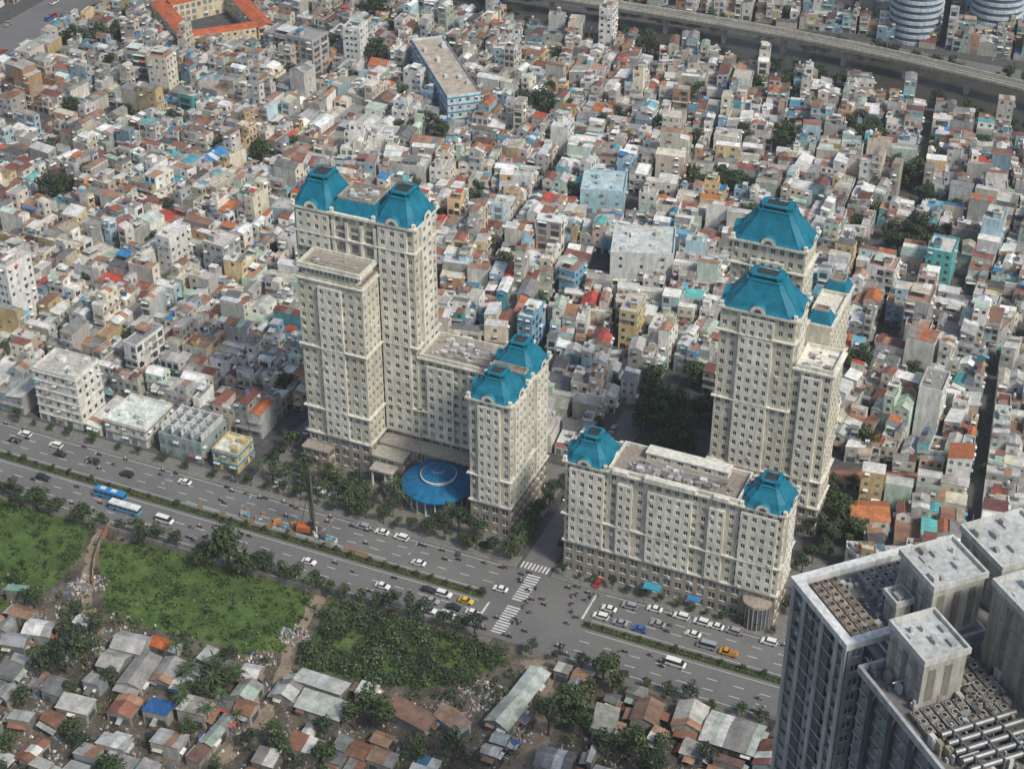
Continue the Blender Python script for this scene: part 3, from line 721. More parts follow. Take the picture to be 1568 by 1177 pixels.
# ------------------------------------------------------------------ near tower (rotated 45 deg)
T=bpy.data.objects.new('residential_tower',None); COL.objects.link(T)
ox,oy=-47,233; q=math.sqrt(.5)
def UV(u,v): return (ox+q*u+q*v,oy-q*u+q*v)
def ubox(m,u0,u1,v0,v1,z0,z1,c,mt=WALL,top=None,topm=None,bottom=False):
    m.prism(ccw([UV(u0,v0),UV(u1,v0),UV(u1,v1),UV(u0,v1)]),z0,z1,c,mt,top,topm,bottom)
m=MB(); WT=(.31,.32,.32); DK=(.07,.08,.085); PR=(.54,.54,.515)
def uw(u0,v0,u1,v1,z0,z1,cols,rows,**k): wallgrid(m,UV(u0,v0),UV(u1,v1),z0,z1,cols,rows,**k)
def ublock(u0,u1,v0,v1,zt,wc,cols,ww=.5):
    rows=int(zt/3.3)
    uw(u0,v1,u0,v0,0,zt,max(1,int((v1-v0)/3.2)),rows,wc=wc,ww=.5)
    uw(u0,v0,u1,v0,0,zt,cols,rows,wc=wc,ww=ww,rec=.45)
    uw(u1,v0,u1,v1,0,zt,max(1,int((v1-v0)/3.2)),rows,wc=wc,ww=.5)
    uw(u1,v1,u0,v1,0,zt,max(1,int((u1-u0)/3.2)),rows,wc=wc,ww=.5)
    m.face([(*UV(u0,v0),zt),(*UV(u1,v0),zt),(*UV(u1,v1),zt),(*UV(u0,v1),zt)],(.18,.175,.17),WALL)
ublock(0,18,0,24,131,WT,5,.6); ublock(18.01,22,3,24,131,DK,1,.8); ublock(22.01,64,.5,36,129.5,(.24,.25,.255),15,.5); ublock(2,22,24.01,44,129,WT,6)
for u in (4.5,10.5): ubox(m,u,u+2.4,-.35,-.003,0,131,(.05,.08,.10),GLASS)
for u in (-.3,3.6,9.6,14.5,17.2): ubox(m,u,u+.9,-.7,-.36,0,131,(.44,.45,.44))
for i in range(40):
    z=3.3*i; ubox(m,22.1,64,.1,.49,z,z+.35,(.34,.35,.345),WALL,None,None,True); ubox(m,.5,17.5,-.5,-.36,z,z+.3,(.36,.37,.365),WALL,None,None,True)
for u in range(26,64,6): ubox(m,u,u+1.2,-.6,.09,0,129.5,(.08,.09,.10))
def uparapet(u0,u1,v0,v1,z,h,t,c):
    ubox(m,u0,u1,v0,v0+t,z,z+h,c);ubox(m,u0,u1,v1-t,v1,z,z+h,c);ubox(m,u0,u0+t,v0+t+.002,v1-t-.002,z,z+h,c);ubox(m,u1-t,u1,v0+t+.002,v1-t-.002,z,z+h,c)
uparapet(-.8,18.4,-.8,24,131.003,1.3,1.7,(.66,.67,.65)); uparapet(22,64.3,-.7,36,129.503,1.5,.6,(.40,.41,.41)); uparapet(1.6,22.4,24.02,44.4,129.003,1.4,.8,PR)
def fan(u,v,z,r=.65,c=(.33,.25,.17)):
    x,y=UV(u,v); ubox(m,u-.8,u+.8,v-.8,v+.8,z,z+1.1,J((.28,.26,.24),.2)); m.cyl((x,y,z+1.1),(x,y,z+1.35),r,r,10,J(c,.3),WALL); m.cyl((x,y,z+1.351),(x,y,z+1.37),r*.7,r*.7,8,(.04,.04,.04),WALL)
for i in range(8):
    for j in range(3): fan(2.7+i*1.85,2.3+j*1.9,131.003)
for i in range(5):
    for j in range(6): fan(3+i*1.8,11.5+j*1.8,131.003,.6,(.3,.3,.3))
def pent(u0,u1,v0,v1,z0,z1,c=(.42,.41,.37)):
    ubox(m,u0,u1,v0,v1,z0,z1,c); ubox(m,u0-.4,u1+.4,v0-.4,v1+.4,z1+.003,z1+.5,PR,WALL,(.48,.495,.48),None,True); uparapet(u0-.4,u1+.4,v0-.4,v1+.4,z1+.503,.7,.4,PR)
    k=0; u=u0+1
    while u<u1-2:
        ubox(m,u,u+1.4,v0-.06,v0-.002,z0+1.2,z1-1.5,(.22,.205,.175) if k%2 else (.31,.29,.255)); u+=3.1; k+=1
    for zz in (z0+(z1-z0)*.35,z0+(z1-z0)*.7):
        ubox(m,u0-.02,u1+.02,v0-.12,v0-.062,zz,zz+.25,(.3,.29,.27),WALL,None,None,True)
    v=v0+1
    while v<v1-2: ubox(m,u1+.002,u1+.06,v,v+1.4,z0+1.2,z1-1.5,(.22,.205,.18)); v+=3.1
    for _ in range(9):
        u=R.uniform(u0+1,u1-1);v=R.uniform(v0+1,v1-1);s=R.uniform(.3,.9); ubox(m,u-s,u+s,v-s*.6,v+s*.6,z1+.51,z1+R.uniform(.7,1.6),J((.42,.42,.4),.3))
    a=UV(u0+1,v0+1);m.cyl((*a,z1+.5),(*a,z1+4),.06,.04,5,(.4,.4,.4),METAL)
pent(11,21,13,23,131.01,142); pent(23,33,4,12,129.51,139); pent(13,16.5,9.5,12.4,131.01,136)
pent(27,40,20,31,129.51,146,(.33,.31,.27)); pent(42,52,22,33,129.51,143,(.33,.31,.27)); pent(6,18,29,41,129.01,139,(.37,.36,.33))
for i in range(5):
    u=41+i*2.0; a=UV(u,3);b=UV(u,17); m.cyl((*a,131.4),(*b,131.4),.55,.55,10,(.20,.205,.21),METAL)
    for v in (5,9,13): ubox(m,u-.75,u+.75,v-.15,v+.15,129.51,132.1,(.2,.2,.2),METAL)
for i in range(7):
    for j in range(3): fan(25+i*1.9,13.5+j*2,129.51,.6,(.3,.28,.25))
for i in range(3):
    for j in range(8): fan(35+i*1.9,2.5+j*2,129.51,.6,(.35,.33,.3))
for i in range(6):
    for j in range(4): fan(52+i*1.9,3+j*2,129.51,.6,(.35,.33,.3))
for i in range(230):
    u,v=R.uniform(23,63),R.uniform(1,34); s=R.uniform(.3,1.6); ubox(m,u-s/2,u+s/2,v-s*.3,v+s*.3,129.51,129.5+R.uniform(.4,2.4),J(R.choice([(.5,.5,.5),(.25,.25,.26),(.12,.12,.13),(.45,.45,.44),(.30,.26,.2)]),.1))
for i in range(26):
    u,v=R.uniform(23,58),R.uniform(1.5,30); u2=u+R.uniform(2,8); z=R.uniform(130.3,132.5)
    a=UV(u,v);b=UV(u2,v) if R.random()<.5 else UV(u,v+u2-u); m.cyl((*a,z),(*b,z),.16,.16,6,(.35,.35,.35),METAL)
for i in range(60):
    u,v=R.uniform(2,17),R.uniform(2,22); s=R.uniform(.3,1.2); ubox(m,u-s/2,u+s/2,v-s*.5,v+s*.5,131.004,131+R.uniform(.4,1.2),J((.36,.36,.34),.35))
for i in range(8):
    a=UV(19,5+i*1.5);b=UV(23,5+i*1.5); m.cyl((*a,131.6),(*b,131.6),.25,.25,6,(.35,.35,.35),METAL)
m.obj('tower_body',(0,0,0),T)

# ------------------------------------------------------------------ canal, viaduct, far roads
sheet('canal_water',WATER,.05,G_WATER)
sheet('highway',[(-555,545),(-529,545),(-529,1100),(-555,1100)],.05,G_ASPH)
sheet('riverside_road',[(-240,776),(-160,780),(-70,773),(0,767),(60,762),(60,772),(0,777),(-70,784),(-160,789),(-240,784)],.06,G_ASPH)
sheet('street',[(-700,538),(-483,540),(-442,569),(-442,575),(-486,546),(-700,545)],.05,G_ASPH)
def smooth(P,n=6):
    o=[]
    for i in range(len(P)-1):
        a=P[max(0,i-1)];b=P[i];c=P[i+1];d=P[min(len(P)-1,i+2)]
        for k in range(n):
            t=k/n
            o.append(tuple(.5*((2*b[j])+(-a[j]+c[j])*t+(2*a[j]-5*b[j]+4*c[j]-d[j])*t*t+(-a[j]+3*b[j]-3*c[j]+d[j])*t**3) for j in (0,1)))
    return o+[P[-1]]
def viaduct(name,pts,wd,z,step):
    m=MB(); off=[]
    for i,p in enumerate(pts):
        a=pts[max(0,i-1)];b=pts[min(len(pts)-1,i+1)];l=L2(a,b); off.append(((b[1]-a[1])/l,-(b[0]-a[0])/l))
    def S(d): return [(p[0]+o[0]*d,p[1]+o[1]*d) for p,o in zip(pts,off)]
    def strip(d0,d1,z0,z1,c):
        a,b=S(d0),S(d1)
        for i in range(len(pts)-1):
            m.face([(*a[i],z1),(*a[i+1],z1),(*b[i+1],z1),(*b[i],z1)],c); m.face([(*a[i],z0),(*a[i+1],z0),(*b[i+1],z0),(*b[i],z0)],c)
            m.face([(*a[i],z0),(*a[i+1],z0),(*a[i+1],z1),(*a[i],z1)],c); m.face([(*b[i],z0),(*b[i+1],z0),(*b[i+1],z1),(*b[i],z1)],c)
    strip(-wd/2,wd/2,z-1.6,z,(.20,.19,.17)); strip(-wd/2,-wd/2+.5,z+.002,z+1.1,(.50,.47,.39)); strip(wd/2-.5,wd/2,z+.002,z+1.1,(.50,.47,.39)); strip(-.3,.3,z+.002,z+.4,(.4,.38,.33))
    acc=0; total=0
    for i in range(len(pts)-1):
        l=L2(pts[i],pts[i+1])
        while acc<total+l:
            t=(acc-total)/l; p=mid(pts[i],pts[i+1],t); a=math.atan2(pts[i+1][1]-pts[i][1],pts[i+1][0]-pts[i][0])
            m.rbox(p[0],p[1],1.8,2.8,a,0,z-2.8,(.36,.35,.32)); m.rbox(p[0],p[1],2.2,wd*.85,a,z-2.8,z-1.61,(.40,.38,.34),0,None,None,True); acc+=step
        total+=l
    return m.obj(name)
viaduct('viaduct',smooth([(-700,755),(-420,758),(-257,761),(-158,757),(-75,743),(0,722),(80,695)]),8.0,10,30)
VP=smooth([(-420,758),(-257,761),(-158,757),(-75,743),(0,722)],10)
for x,y in ((-138,806),(-103,828)):
    m=MB()
    for k in range(14):
        m.cyl((x,y,k*3.4),(x,y,k*3.4+1.5),13,13,32,(.50,.54,.58),WALL,True); m.cyl((x,y,k*3.4+1.5),(x,y,k*3.4+3.4),12.3,12.3,32,(.08,.14,.2),GLASS,False)
    m.cyl((x,y,47.6),(x,y,49),13,12.6,32,(.5,.5,.5),WALL); m.obj('round_tower',(0,0,0))
for i in range(120):
    x=R.uniform(-330,-60); t=max(0,(x+260)/200)
    y=(742-26*t*t)+R.uniform(-3,1) if i%2 else 776+R.uniform(-5,2)-8*t
    tree(x,y,R.uniform(.5,1.05),'riverside_tree')

# ------------------------------------------------------------------ near side : field, bushes, shacks
FIELD=[(-276,320),(-262,326),(-245,326),(-207,326),(-203,320),(-200,301),(-210,296),(-220,296),(-247,294),(-257,296),(-266,308)]
LEFTG=[(-345,326),(-282,326),(-277,312),(-276,298),(-285,282),(-320,270),(-360,300)]
GREEN2=[(-200,326),(-152,326),(-142,323),(-148,312),(-159,303),(-178,299),(-194,298)]
sheet('grass_field',FIELD,.008,G_GRASS); sheet('grass_field',LEFTG,.008,G_GRASS); sheet('grass_field',GREEN2,.008,G_GRASS)
def path(name,pts,wd):
    V=[];n=len(pts)
    for i,p in enumerate(pts):
        a=pts[max(0,i-1)];b=pts[min(n-1,i+1)];l=L2(a,b);o=((b[1]-a[1])/l,-(b[0]-a[0])/l); w2=wd*R.uniform(.6,1.3)/2
        V.append(((p[0]+o[0]*w2,p[1]+o[1]*w2),(p[0]-o[0]*w2,p[1]-o[1]*w2)))
    sheet(name,[v[0] for v in V]+[v[1] for v in V][::-1],.016,G_DIRT)
PB=smooth([(-203,326),(-201,312),(-196,290),(-193,276),(-196,257),(-205,240)]); PC=smooth([(-136,326),(-131,318),(-125,312),(-123,301),(-124,289),(-128,270)]); PA=smooth([(-279,328),(-276,318),(-271,308),(-261,294),(-252,287)])
path('dirt_path',PB,4);path('dirt_path',PC,7);path('dirt_path',PA,3.5)
m=MB(); m.box(-282,-203,326.0,326.35,0,2.2,(.24,.22,.2)); m.obj('boundary_wall')
m=MB()
for a,b in zip(PA[:14],PA[1:15]):
    ang=math.atan2(b[1]-a[1],b[0]-a[0]); m.rbox((a[0]+b[0])/2+2.2,(a[1]+b[1])/2,L2(a,b),.25,ang,0,2.2,R.choice([(.35,.2,.12),(.3,.28,.25),(.45,.16,.06)]))
m.obj('sheet_fence')
def bushes(name,P,n,rmin,rmax,cols,q=6.0,pw=2.2,size=.34):
    m=MB(); xs=[p[0] for p in P];ys=[p[1] for p in P]; k=0
    while k<n:
        x,y=R.uniform(min(xs),max(xs)),R.uniform(min(ys),max(ys))
        if not inpoly(x,y,P): continue
        k+=1
        if not visible(x,y,10): continue
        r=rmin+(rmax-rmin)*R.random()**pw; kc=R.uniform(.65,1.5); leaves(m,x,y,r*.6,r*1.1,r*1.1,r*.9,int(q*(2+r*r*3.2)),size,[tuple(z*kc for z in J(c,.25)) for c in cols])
    m.obj(name)
bushes('scrub',FIELD,420,.25,1.5,[(.06,.095,.032),(.085,.118,.038),(.045,.068,.028)],3.4,3)
bushes('scrub',LEFTG,300,.4,2.4,[(.06,.095,.032),(.045,.07,.028)],4,2.5)
bushes('bush_thicket',GREEN2,330,.5,3.2,GREENS[1]+GREENS[2]+[(.075,.105,.042)],5,2.0,.36)
bushes('scrub',[(-276,296),(-200,296),(-205,288),(-262,284)],90,.5,1.9,GREENS[1],4)
bushes('bush_thicket',[(-160,304),(-142,322),(-128,320),(-130,310),(-146,300)],60,.6,2.2,GREENS[0],5)
bushes('scrub',[(-310,326),(-30,326),(-30,225),(-310,225)],650,.3,2.2,GREENS[1]+GREENS[0],4,2.2)
def rubble(name,P,n,smax=1.0):
    m=MB(); xs=[p[0] for p in P];ys=[p[1] for p in P]; k=0
    while k<n:
        x,y=R.uniform(min(xs),max(xs)),R.uniform(min(ys),max(ys))
        if not inpoly(x,y,P): continue
        k+=1; s=R.uniform(.15,smax)
        if not visible(x,y,5): continue
        c=R.choice([(.5,.48,.45),(.35,.33,.3),(.25,.2,.16),(.6,.6,.58),(.15,.14,.13),(.4,.25,.18),(.1,.2,.35),(.3,.28,.25)])
        ang=R.uniform(0,3); z=R.uniform(0,.5)
        P4=rect(x,y,s,s*R.uniform(.3,1),ang); m.prism(P4,0,z+.15,J(c,.2),WALL,poly2=rect(x+R.uniform(-.2,.2),y,s*.6,s*.4,ang))
    m.obj(name)
def circ(x,y,r,n=9): return [(x+math.cos(6.283*i/n)*r*R.uniform(.7,1.2),y+math.sin(6.283*i/n)*r*R.uniform(.7,1.2)) for i in range(n)]
for x,y,r,n in ((-201,308,5,260),(-268,303,6,260),(-246,283,5,160),(-143,307,8,380),(-148,300,6,200),(-130,298,6,160),(-200,270,5,120),(-222,252,6,140),(-109,312,5,120),(-258,262,6,140),(-205,296,4,120)): rubble('rubble_heap',circ(x,y,r),n)
rubble('scattered_litter',[(-300,298),(-205,296),(-180,298),(-128,300),(-50,325),(-30,325),(-30,225),(-310,225)],5200,.9)
S_ROOF=[((.42,.42,.39),17),((.29,.29,.28),16),((.25,.125,.08),18),((.32,.20,.135),15),((.52,.53,.50),11),((.36,.42,.36),8),((.16,.16,.155),10),((.06,.19,.34),2.5),((.15,.09,.075),7),((.44,.15,.06),1.5)]
GR=(.38,.38,.36)
SH=[(-239,284,9,7,.1,GR),(-240,277,7,7,.05,GR),(-231,288,9,4,0,(.48,.13,.04)),(-231,276,7,12,.1,(.28,.26,.25)),(-224,279,6,9,.1,(.34,.34,.32)),(-227,263,7,7,.1,(.28,.13,.09)),(-218,266,7,6,.1,(.03,.12,.32)),(-209,270,8,7,.1,(.36,.34,.3)),(-206,288,10,5,.15,(.56,.56,.53)),(-183,291,14,6,.0,(.48,.51,.47)),(-179,284,13,6,0,(.46,.48,.45)),(-190,286,6,8,0,(.46,.48,.44)),(-156,291,13,6,-.2,(.27,.16,.12)),(-145,293,9,5,-.35,(.28,.20,.15)),(-132,313,6,14,-.1,(.44,.48,.43)),(-133,301,7,10,-.15,(.42,.46,.41)),(-108,309,6,9,.2,(.3,.3,.28)),(-76,318,14,11,.0,(.38,.45,.39)),(-88,319,8,9,.1,(.46,.45,.41)),(-99,316,7,8,.1,(.25,.15,.11)),(-64,314,8,9,0,(.22,.10,.08)),(-269,272,7,5,.2,(.3,.3,.3)),(-266,279,8,6,.2,(.36,.36,.34)),(-239,258,9,5,.1,(.44,.44,.42)),(-222,251,8,5,.1,(.46,.46,.44)),(-209,257,8,6,.1,(.4,.4,.38)),(-250,249,6,4,.2,(.42,.42,.4)),(-115,291,9,7,.1,(.3,.3,.29)),(-282,290,6,3,.3,(.2,.35,.28))]
SPOLY=[]
def shack(P,rc,h=None,name='shack'):
    P=ccw(P); m=MB(); wc=J(R.choice([(.32,.30,.27),(.22,.21,.18),(.38,.36,.33),(.28,.32,.31)]),.15); h=h or R.uniform(2.3,3.8); c=cen(P)
    for i in range(4):
        a,b=P[i],P[(i+1)%4]; m.face([(*a,0),(*b,0),(*b,h),(*a,h)],wc,WALL); windows(m,a,b,0,1,h,3,0)
    pitched(m,P,h,rc,wc,R.random()<.5,.28,1.08)
    for _ in range(R.choice([0,1,1,2,3])):
        i=R.randrange(4); a,b=P[i],P[(i+1)%4]; l=L2(a,b)
        if l<2: continue
        nx,ny=(b[1]-a[1])/l,-(b[0]-a[0])/l; d=R.uniform(1.2,2.8); t0,t1=sorted((R.uniform(-.1,.5),R.uniform(.5,1.1))); p,r_=mid(a,b,t0),mid(a,b,t1); e=h*.8+R.uniform(-.3,.2)
        A_,B_=(p[0]+nx*d,p[1]+ny*d),(r_[0]+nx*d,r_[1]+ny*d)
        m.face([(p[0]+nx*.1,p[1]+ny*.1,e),(r_[0]+nx*.1,r_[1]+ny*.1,e),(*B_,e-.5),(*A_,e-.5)],J(pick(S_ROOF),.2),ROOF)
        for g in (A_,B_): m.rbox(g[0],g[1],.12,.12,0,0,e-.5,(.2,.15,.1),WALL)
    m.obj(name,(c[0],c[1],0))
for x,y,w_,d,a,c in SH:
    P=rect(x,y,w_,d,a); SPOLY.append(scl(P,1.04)); shack(P,J(c,.06),R.uniform(2.8,4))
BT=[(-251,270,1.5),(-247,274,1.2),(-255,268,1.2),(-165,286,1.5),(-160,284,1.2),(-169,283,1.1),(-118,306,1.6),(-121,301,1.3),(-113,304,1.2),(-118,311,1.2),(-115,326,1.2),(-111,322,1.0),(-206,281,1.1),(-185,269,1.1),(-181,266,.9),(-174,276,1),(-190,265,.8),(-285,294,.7),(-279,289,.7),(-262,291,.6),(-233,325,1.7),(-226,324,1.3),(-239,323,1.2),(-307,323,.9),(-303,327,1.0),(-285,326,.9),(-262,324,.7),(-223,328,.9),(-170,268,1),(-140,283,1),(-150,280,1),(-212,292,.7),(-244,262,.8),(-104,300,1),(-92,306,.9),(-80,308,.8),(-254,255,.8),(-230,248,.8),(-296,325,.8),(-312,328,.9),(-206,262,.8),(-237,271,.8)]
sbl=[]
blocks([(-310,215),(-20,215),(-20,300),(-310,300)],4,sbl,260,4); blocks([(-128,300),(-50,300),(-50,325),(-128,325)],4,sbl,230,3.5); blocks([(-310,300),(-288,300),(-282,282),(-310,282)],5,sbl,200,4)
NEAR=[FIELD,GREEN2,[(-203,330),(-128,330),(-128,303),(-142,299),(-178,297),(-203,300)],[(-280,330),(-203,330),(-203,294),(-262,290),(-280,296)],LEFTG]
for B in sbl:
    l=[];lots(B,l,3.8,7.2,9.5)
    for Q in l:
        c=cen(Q)
        Q=[Q[i] for i in range(len(Q)) if L2(Q[i],Q[i-1])>1]
        if len(Q)!=4 or not visible(*c,25): continue
        if -62<c[0]<-20 and c[1]<262: continue
        Q=scl(Q,R.uniform(.78,.98))
        if any(inpoly(x,y,E) for E in NEAR+SPOLY for x,y in Q+[c]): continue
        if any(inpoly(*cen(S_),Q) for S_ in SPOLY): continue
        if min(L2(c,p) for p in PB+PC)<4: continue
        if any(math.hypot(c[0]-t[0],c[1]-t[1])<3.0*t[2] for t in BT): continue
        g=R.random()
        if g<.12:
            rubble('rubble_heap',Q,30); continue
        if g<.31: tree(c[0],c[1],R.uniform(.6,1.2),'shade_tree'); continue
        shack(Q,J(pick(S_ROOF),.12))
for x,y,s in BT: tree(x,y,s,'shade_tree')
for i in range(12): inst('palm_tree',PALM,-212+R.uniform(-14,16),276+R.uniform(-8,10),0,R.uniform(0,6),R.uniform(.8,1.1))

# street trees
x=-345
while x<-252: tree(x,362.5,R.uniform(.35,.6)); x+=R.uniform(6,10)
x=-248
while x<-158: tree(x,363.0,R.uniform(.6,.9)); x+=R.uniform(4.5,7)
for x,y in ((-240,372),(-233,370),(-227,376),(-222,371),(-216,374),(-211,370),(-205,371),(-200,367),(-184,367),(-178,368),(-172,367),(-158,368),(-157,374),(-159,384),(-158,391),(-246,377),(-160,397),(-243,368),(-229,367),(-217,368),(-245,384),(-236,375),(-159,379),(-157,401)): tree(x,y,R.uniform(.7,1.05))
for x,y in ((-236,366),(-224,367),(-214,366),(-203,375),(-199,371),(-182,371),(-158,378),(-160,372),(-157,365),(-246,368)): inst('palm_tree',PALM,x,y,0,R.uniform(0,6),R.uniform(.8,1.15))
x=-142
while x<-75: tree(x,362.4,R.uniform(.32,.5)); x+=R.uniform(4,6)
for i in range(8): tree(-146+R.uniform(-1,1.5),372+i*6,R.uniform(.5,.8))
x=-222
while x<-153: tree(x,327.6,R.uniform(.6,1.0)); x+=R.uniform(4,7)
x=-350
while x<-226: tree(x,327.6,R.uniform(.45,.85)); x+=R.uniform(5,9)
x=-137
while x<-60: tree(x,327.6,R.uniform(.45,.75)); x+=R.uniform(5,9)
for i in range(14): tree(-76+R.uniform(-3,4),372+i*5,R.uniform(.7,1.0))
for a,b in ((-620,-159),(-128.5,120)):
    kerb('median_kerb',a,b,343.6,346.4,(.07,.085,.04))
def hedge(x0,x1):
    m=MB(); x=x0
    while x<x1:
        if visible(x,345,10):
            for y in (344.3,345.6): leaves(m,x,y,.5,.9,.5,.5,14,.25,R.choice([GREENS[1],[(.10,.14,.04),(.07,.11,.03)],[(.14,.13,.05),(.06,.10,.03)]]))
        x+=1.4
    m.obj('median_hedge')
hedge(-350,-160);hedge(-128,-50)
x=-345
while x<-50:
    if not -158<x<-128: tree(x,345,R.uniform(.18,.38),'median_tree')
    x+=R.uniform(4,8)
def lamp():
    m=MB(); c=(.35,.36,.37); m.cyl((0,0,0),(0,0,9.5),.13,.08,6,c,METAL)
    for s in (-1,1):
        m.cyl((0,0,9.4),(0,s*2,10),.06,.05,5,c,METAL); m.box(-.18,.18,s*2.4-.5,s*2.4+.5,9.95,10.1,(.5,.5,.5),METAL,None,None,True)
    return m.mesh('street_lamp')
LM=lamp(); x=-350
while x<-40:
    if not -158<x<-128: inst('street_lamp',LM,x,345)
    x+=28
for i in range(0,len(VP),2):
    if visible(*VP[i],5): inst('street_lamp',LM,VP[i][0],VP[i][1],10)
# ------------------------------------------------------------------ vehicles
def car_mesh(kind,col):
    m=MB(); GLS=(.03,.035,.04)
    if kind=='sedan': L,Wd=4.5,1.78; pr=[(-2.25,.35),(-2.25,.78),(-1.9,.92),(-1.55,.95),(1.0,.98),(2.0,.82),(2.25,.62),(2.25,.35)]; cab=[(-1.6,.95),(-.95,1.42),(.35,1.42),(1.1,.97)]
    elif kind=='suv': L,Wd=4.7,1.88; pr=[(-2.35,.4),(-2.35,.95),(-2.25,1.08),(1.1,1.1),(2.1,.98),(2.35,.75),(2.35,.4)]; cab=[(-2.25,1.08),(-2.0,1.72),(.5,1.75),(1.25,1.1)]
    elif kind=='van': L,Wd=5.6,2.0; pr=[(-2.8,.4),(-2.8,1.2),(2.2,1.2),(2.7,1.0),(2.8,.7),(2.8,.4)]; cab=[(-2.78,1.2),(-2.7,2.2),(1.5,2.25),(2.3,1.2)]
    else:
        L,Wd=5.4,1.9; pr=[(-2.7,.5),(-2.7,.85),(.0,.9),(.1,1.1),(1.7,1.1),(2.5,1.0),(2.7,.8),(2.7,.5)]; cab=[(.0,1.0),(.15,1.85),(1.2,1.85),(1.8,1.1)]
    h=Wd/2
    for s in (-1,1): m.face([(x,s*h,z) for x,z in pr],col,PAINT); 
    for (xa,za),(xb,zb) in zip(pr,pr[1:]): m.face([(xa,-h,za),(xb,-h,zb),(xb,h,zb),(xa,h,za)],col,PAINT)
    k=h*.82
    for s in (-1,1): m.face([(cab[0][0],s*h*.97,cab[0][1]),(cab[3][0],s*h*.97,cab[3][1]),(cab[2][0],s*k,cab[2][1]),(cab[1][0],s*k,cab[1][1])],GLS,GLASS)
    m.face([(cab[0][0],-h*.97,cab[0][1]),(cab[0][0],h*.97,cab[0][1]),(cab[1][0],k,cab[1][1]),(cab[1][0],-k,cab[1][1])],GLS,GLASS)
    m.face([(cab[3][0],-h*.97,cab[3][1]),(cab[3][0],h*.97,cab[3][1]),(cab[2][0],k,cab[2][1]),(cab[2][0],-k,cab[2][1])],GLS,GLASS)
    m.box(cab[1][0]-.05,cab[2][0]+.05,-k-.02,k+.02,cab[1][1]-.02,cab[1][1]+.05,col,PAINT)
    for x in (-L*.3,L*.31):
        for s in (-1,1): m.cyl((x,s*(h-.18),.33),(x,s*(h+.03),.33),.33,.33,9,(.02,.02,.02),WALL)
    fx=pr[-1][0]
    for s in (-1,1):
        m.box(fx-.02,fx+.03,s*h*.6-.2,s*h*.6+.2,.55,.72,(.7,.7,.65),PAINT); m.box(-fx-.03,-fx+.02,s*h*.65-.18,s*h*.65+.18,.6,.78,(.4,.02,.02),PAINT)
    if kind=='truck':
        for s in (-1,1): m.box(-2.65,-.1,s*(h-.06)-.05,s*(h-.06)+.05,.86,1.35,col,PAINT)
        m.box(-2.4,-.3,-.7,.7,.9,1.5,(.35,.2,.1),WALL)
    return m.mesh(kind)
def bus_mesh(col,col2,L=10.5):
    m=MB(); h=1.22
    m.box(-L/2,L/2,-h,h,.45,1.5,col2,PAINT,None,None,True); m.box(-L/2+.02,L/2-.02,-h+.03,h-.03,1.502,2.5,(.04,.05,.06),GLASS)
    m.prism([(-L/2,-h),(L/2,-h),(L/2,h),(-L/2,h)],2.502,3.05,col,PAINT,poly2=[(-L/2+.15,-h+.15),(L/2-.15,-h+.15),(L/2-.15,h-.15),(-L/2+.15,h-.15)])
    for x in (-2.5,1.5): m.box(x-.9,x+.9,-.7,.7,3.052,3.3,(.55,.56,.57),PAINT)
    for i in range(1,6):
        x=-L/2+L*i/6
        for s in (-1,1): m.box(x-.08,x+.08,s*(h-.03)-.02,s*(h-.03)+.02,1.5,2.5,col2,PAINT)
    for x in (-L*.3,L*.33):
        for s in (-1,1): m.cyl((x,s*(h-.3),.48),(x,s*(h+.02),.48),.48,.48,10,(.02,.02,.02),WALL)
    return m.mesh('city_bus')
WH,BK,GY,YL,BLU,RD,OG=(.72,.72,.70),(.03,.03,.035),(.30,.31,.33),(.62,.42,.04),(.04,.12,.38),(.4,.03,.03),(.6,.26,.03)
CM={}
def car(x,y,kind,col,rot=0):
    key=(kind,col)
    if key not in CM: CM[key]=car_mesh(kind,col)
    nm={'sedan':'sedan_car','suv':'suv_car','van':'van','truck':'pickup_truck'}[kind]
    inst(nm,CM[key],x,y,.02,rot+R.uniform(-.03,.03))
PI=math.pi
for x,y,k,c in ((-330,357,'suv',WH),(-331,353,'sedan',BK),(-317,356,'suv',WH),(-313,352.5,'sedan',BK),(-301,353.5,'suv',BK),(-287,352,'suv',BK),(-268,356,'sedan',WH),(-206,358.6,'suv',GY),(-199.5,358.6,'sedan',WH),(-193,358.6,'suv',WH),(-183,350,'sedan',WH),(-156,349,'sedan',WH),(-125,349.5,'suv',WH),(-124,353.5,'sedan',WH),(-119,349.2,'sedan',GY),(-119,357,'suv',GY),(-113,349,'sedan',BLU),(-109,353,'sedan',GY),(-104,358.7,'suv',WH),(-98.5,353,'sedan',WH),(-98,358.7,'suv',WH),(-93.5,358.7,'sedan',WH),(-88.5,358.7,'suv',GY),(-78,358.4,'suv',WH),(-112,358.7,'sedan',WH),(-93.5,350,'van',GY),(-87,349.6,'truck',OG)): car(x,y,k,c,PI)
for x,y,k,c in ((-263,337,'van',WH),(-213,337.5,'sedan',WH),(-188,336.5,'sedan',WH),(-175,340.3,'sedan',BK),(-170,340.3,'suv',WH),(-163,340.3,'sedan',YL),(-159,336.4,'sedan',WH),(-172,336.4,'sedan',GY),(-171,332.4,'sedan',WH),(-165,336.4,'sedan',BK),(-165,332.4,'suv',WH),(-159,332.4,'sedan',GY),(-99,339.6,'van',WH),(-310,340,'suv',BK)): car(x,y,k,c,0)
for i in range(14): car(-247+R.uniform(-2,2),392+R.uniform(-12,16),'sedan',R.choice([WH,BK,GY]),R.uniform(1.3,1.8)) if i<5 else car(-152+R.choice([-2.3,2.6]),372+i*5,'sedan',R.choice([WH,BK,GY,GY]),PI/2)
for x,y in ((-227,369),(-221,369),(-187,370.5),(-241,367),(-131,362.9),(-168,365.5)): car(x,y,'sedan',R.choice([WH,BK,RD]),R.choice([0,1.5]))
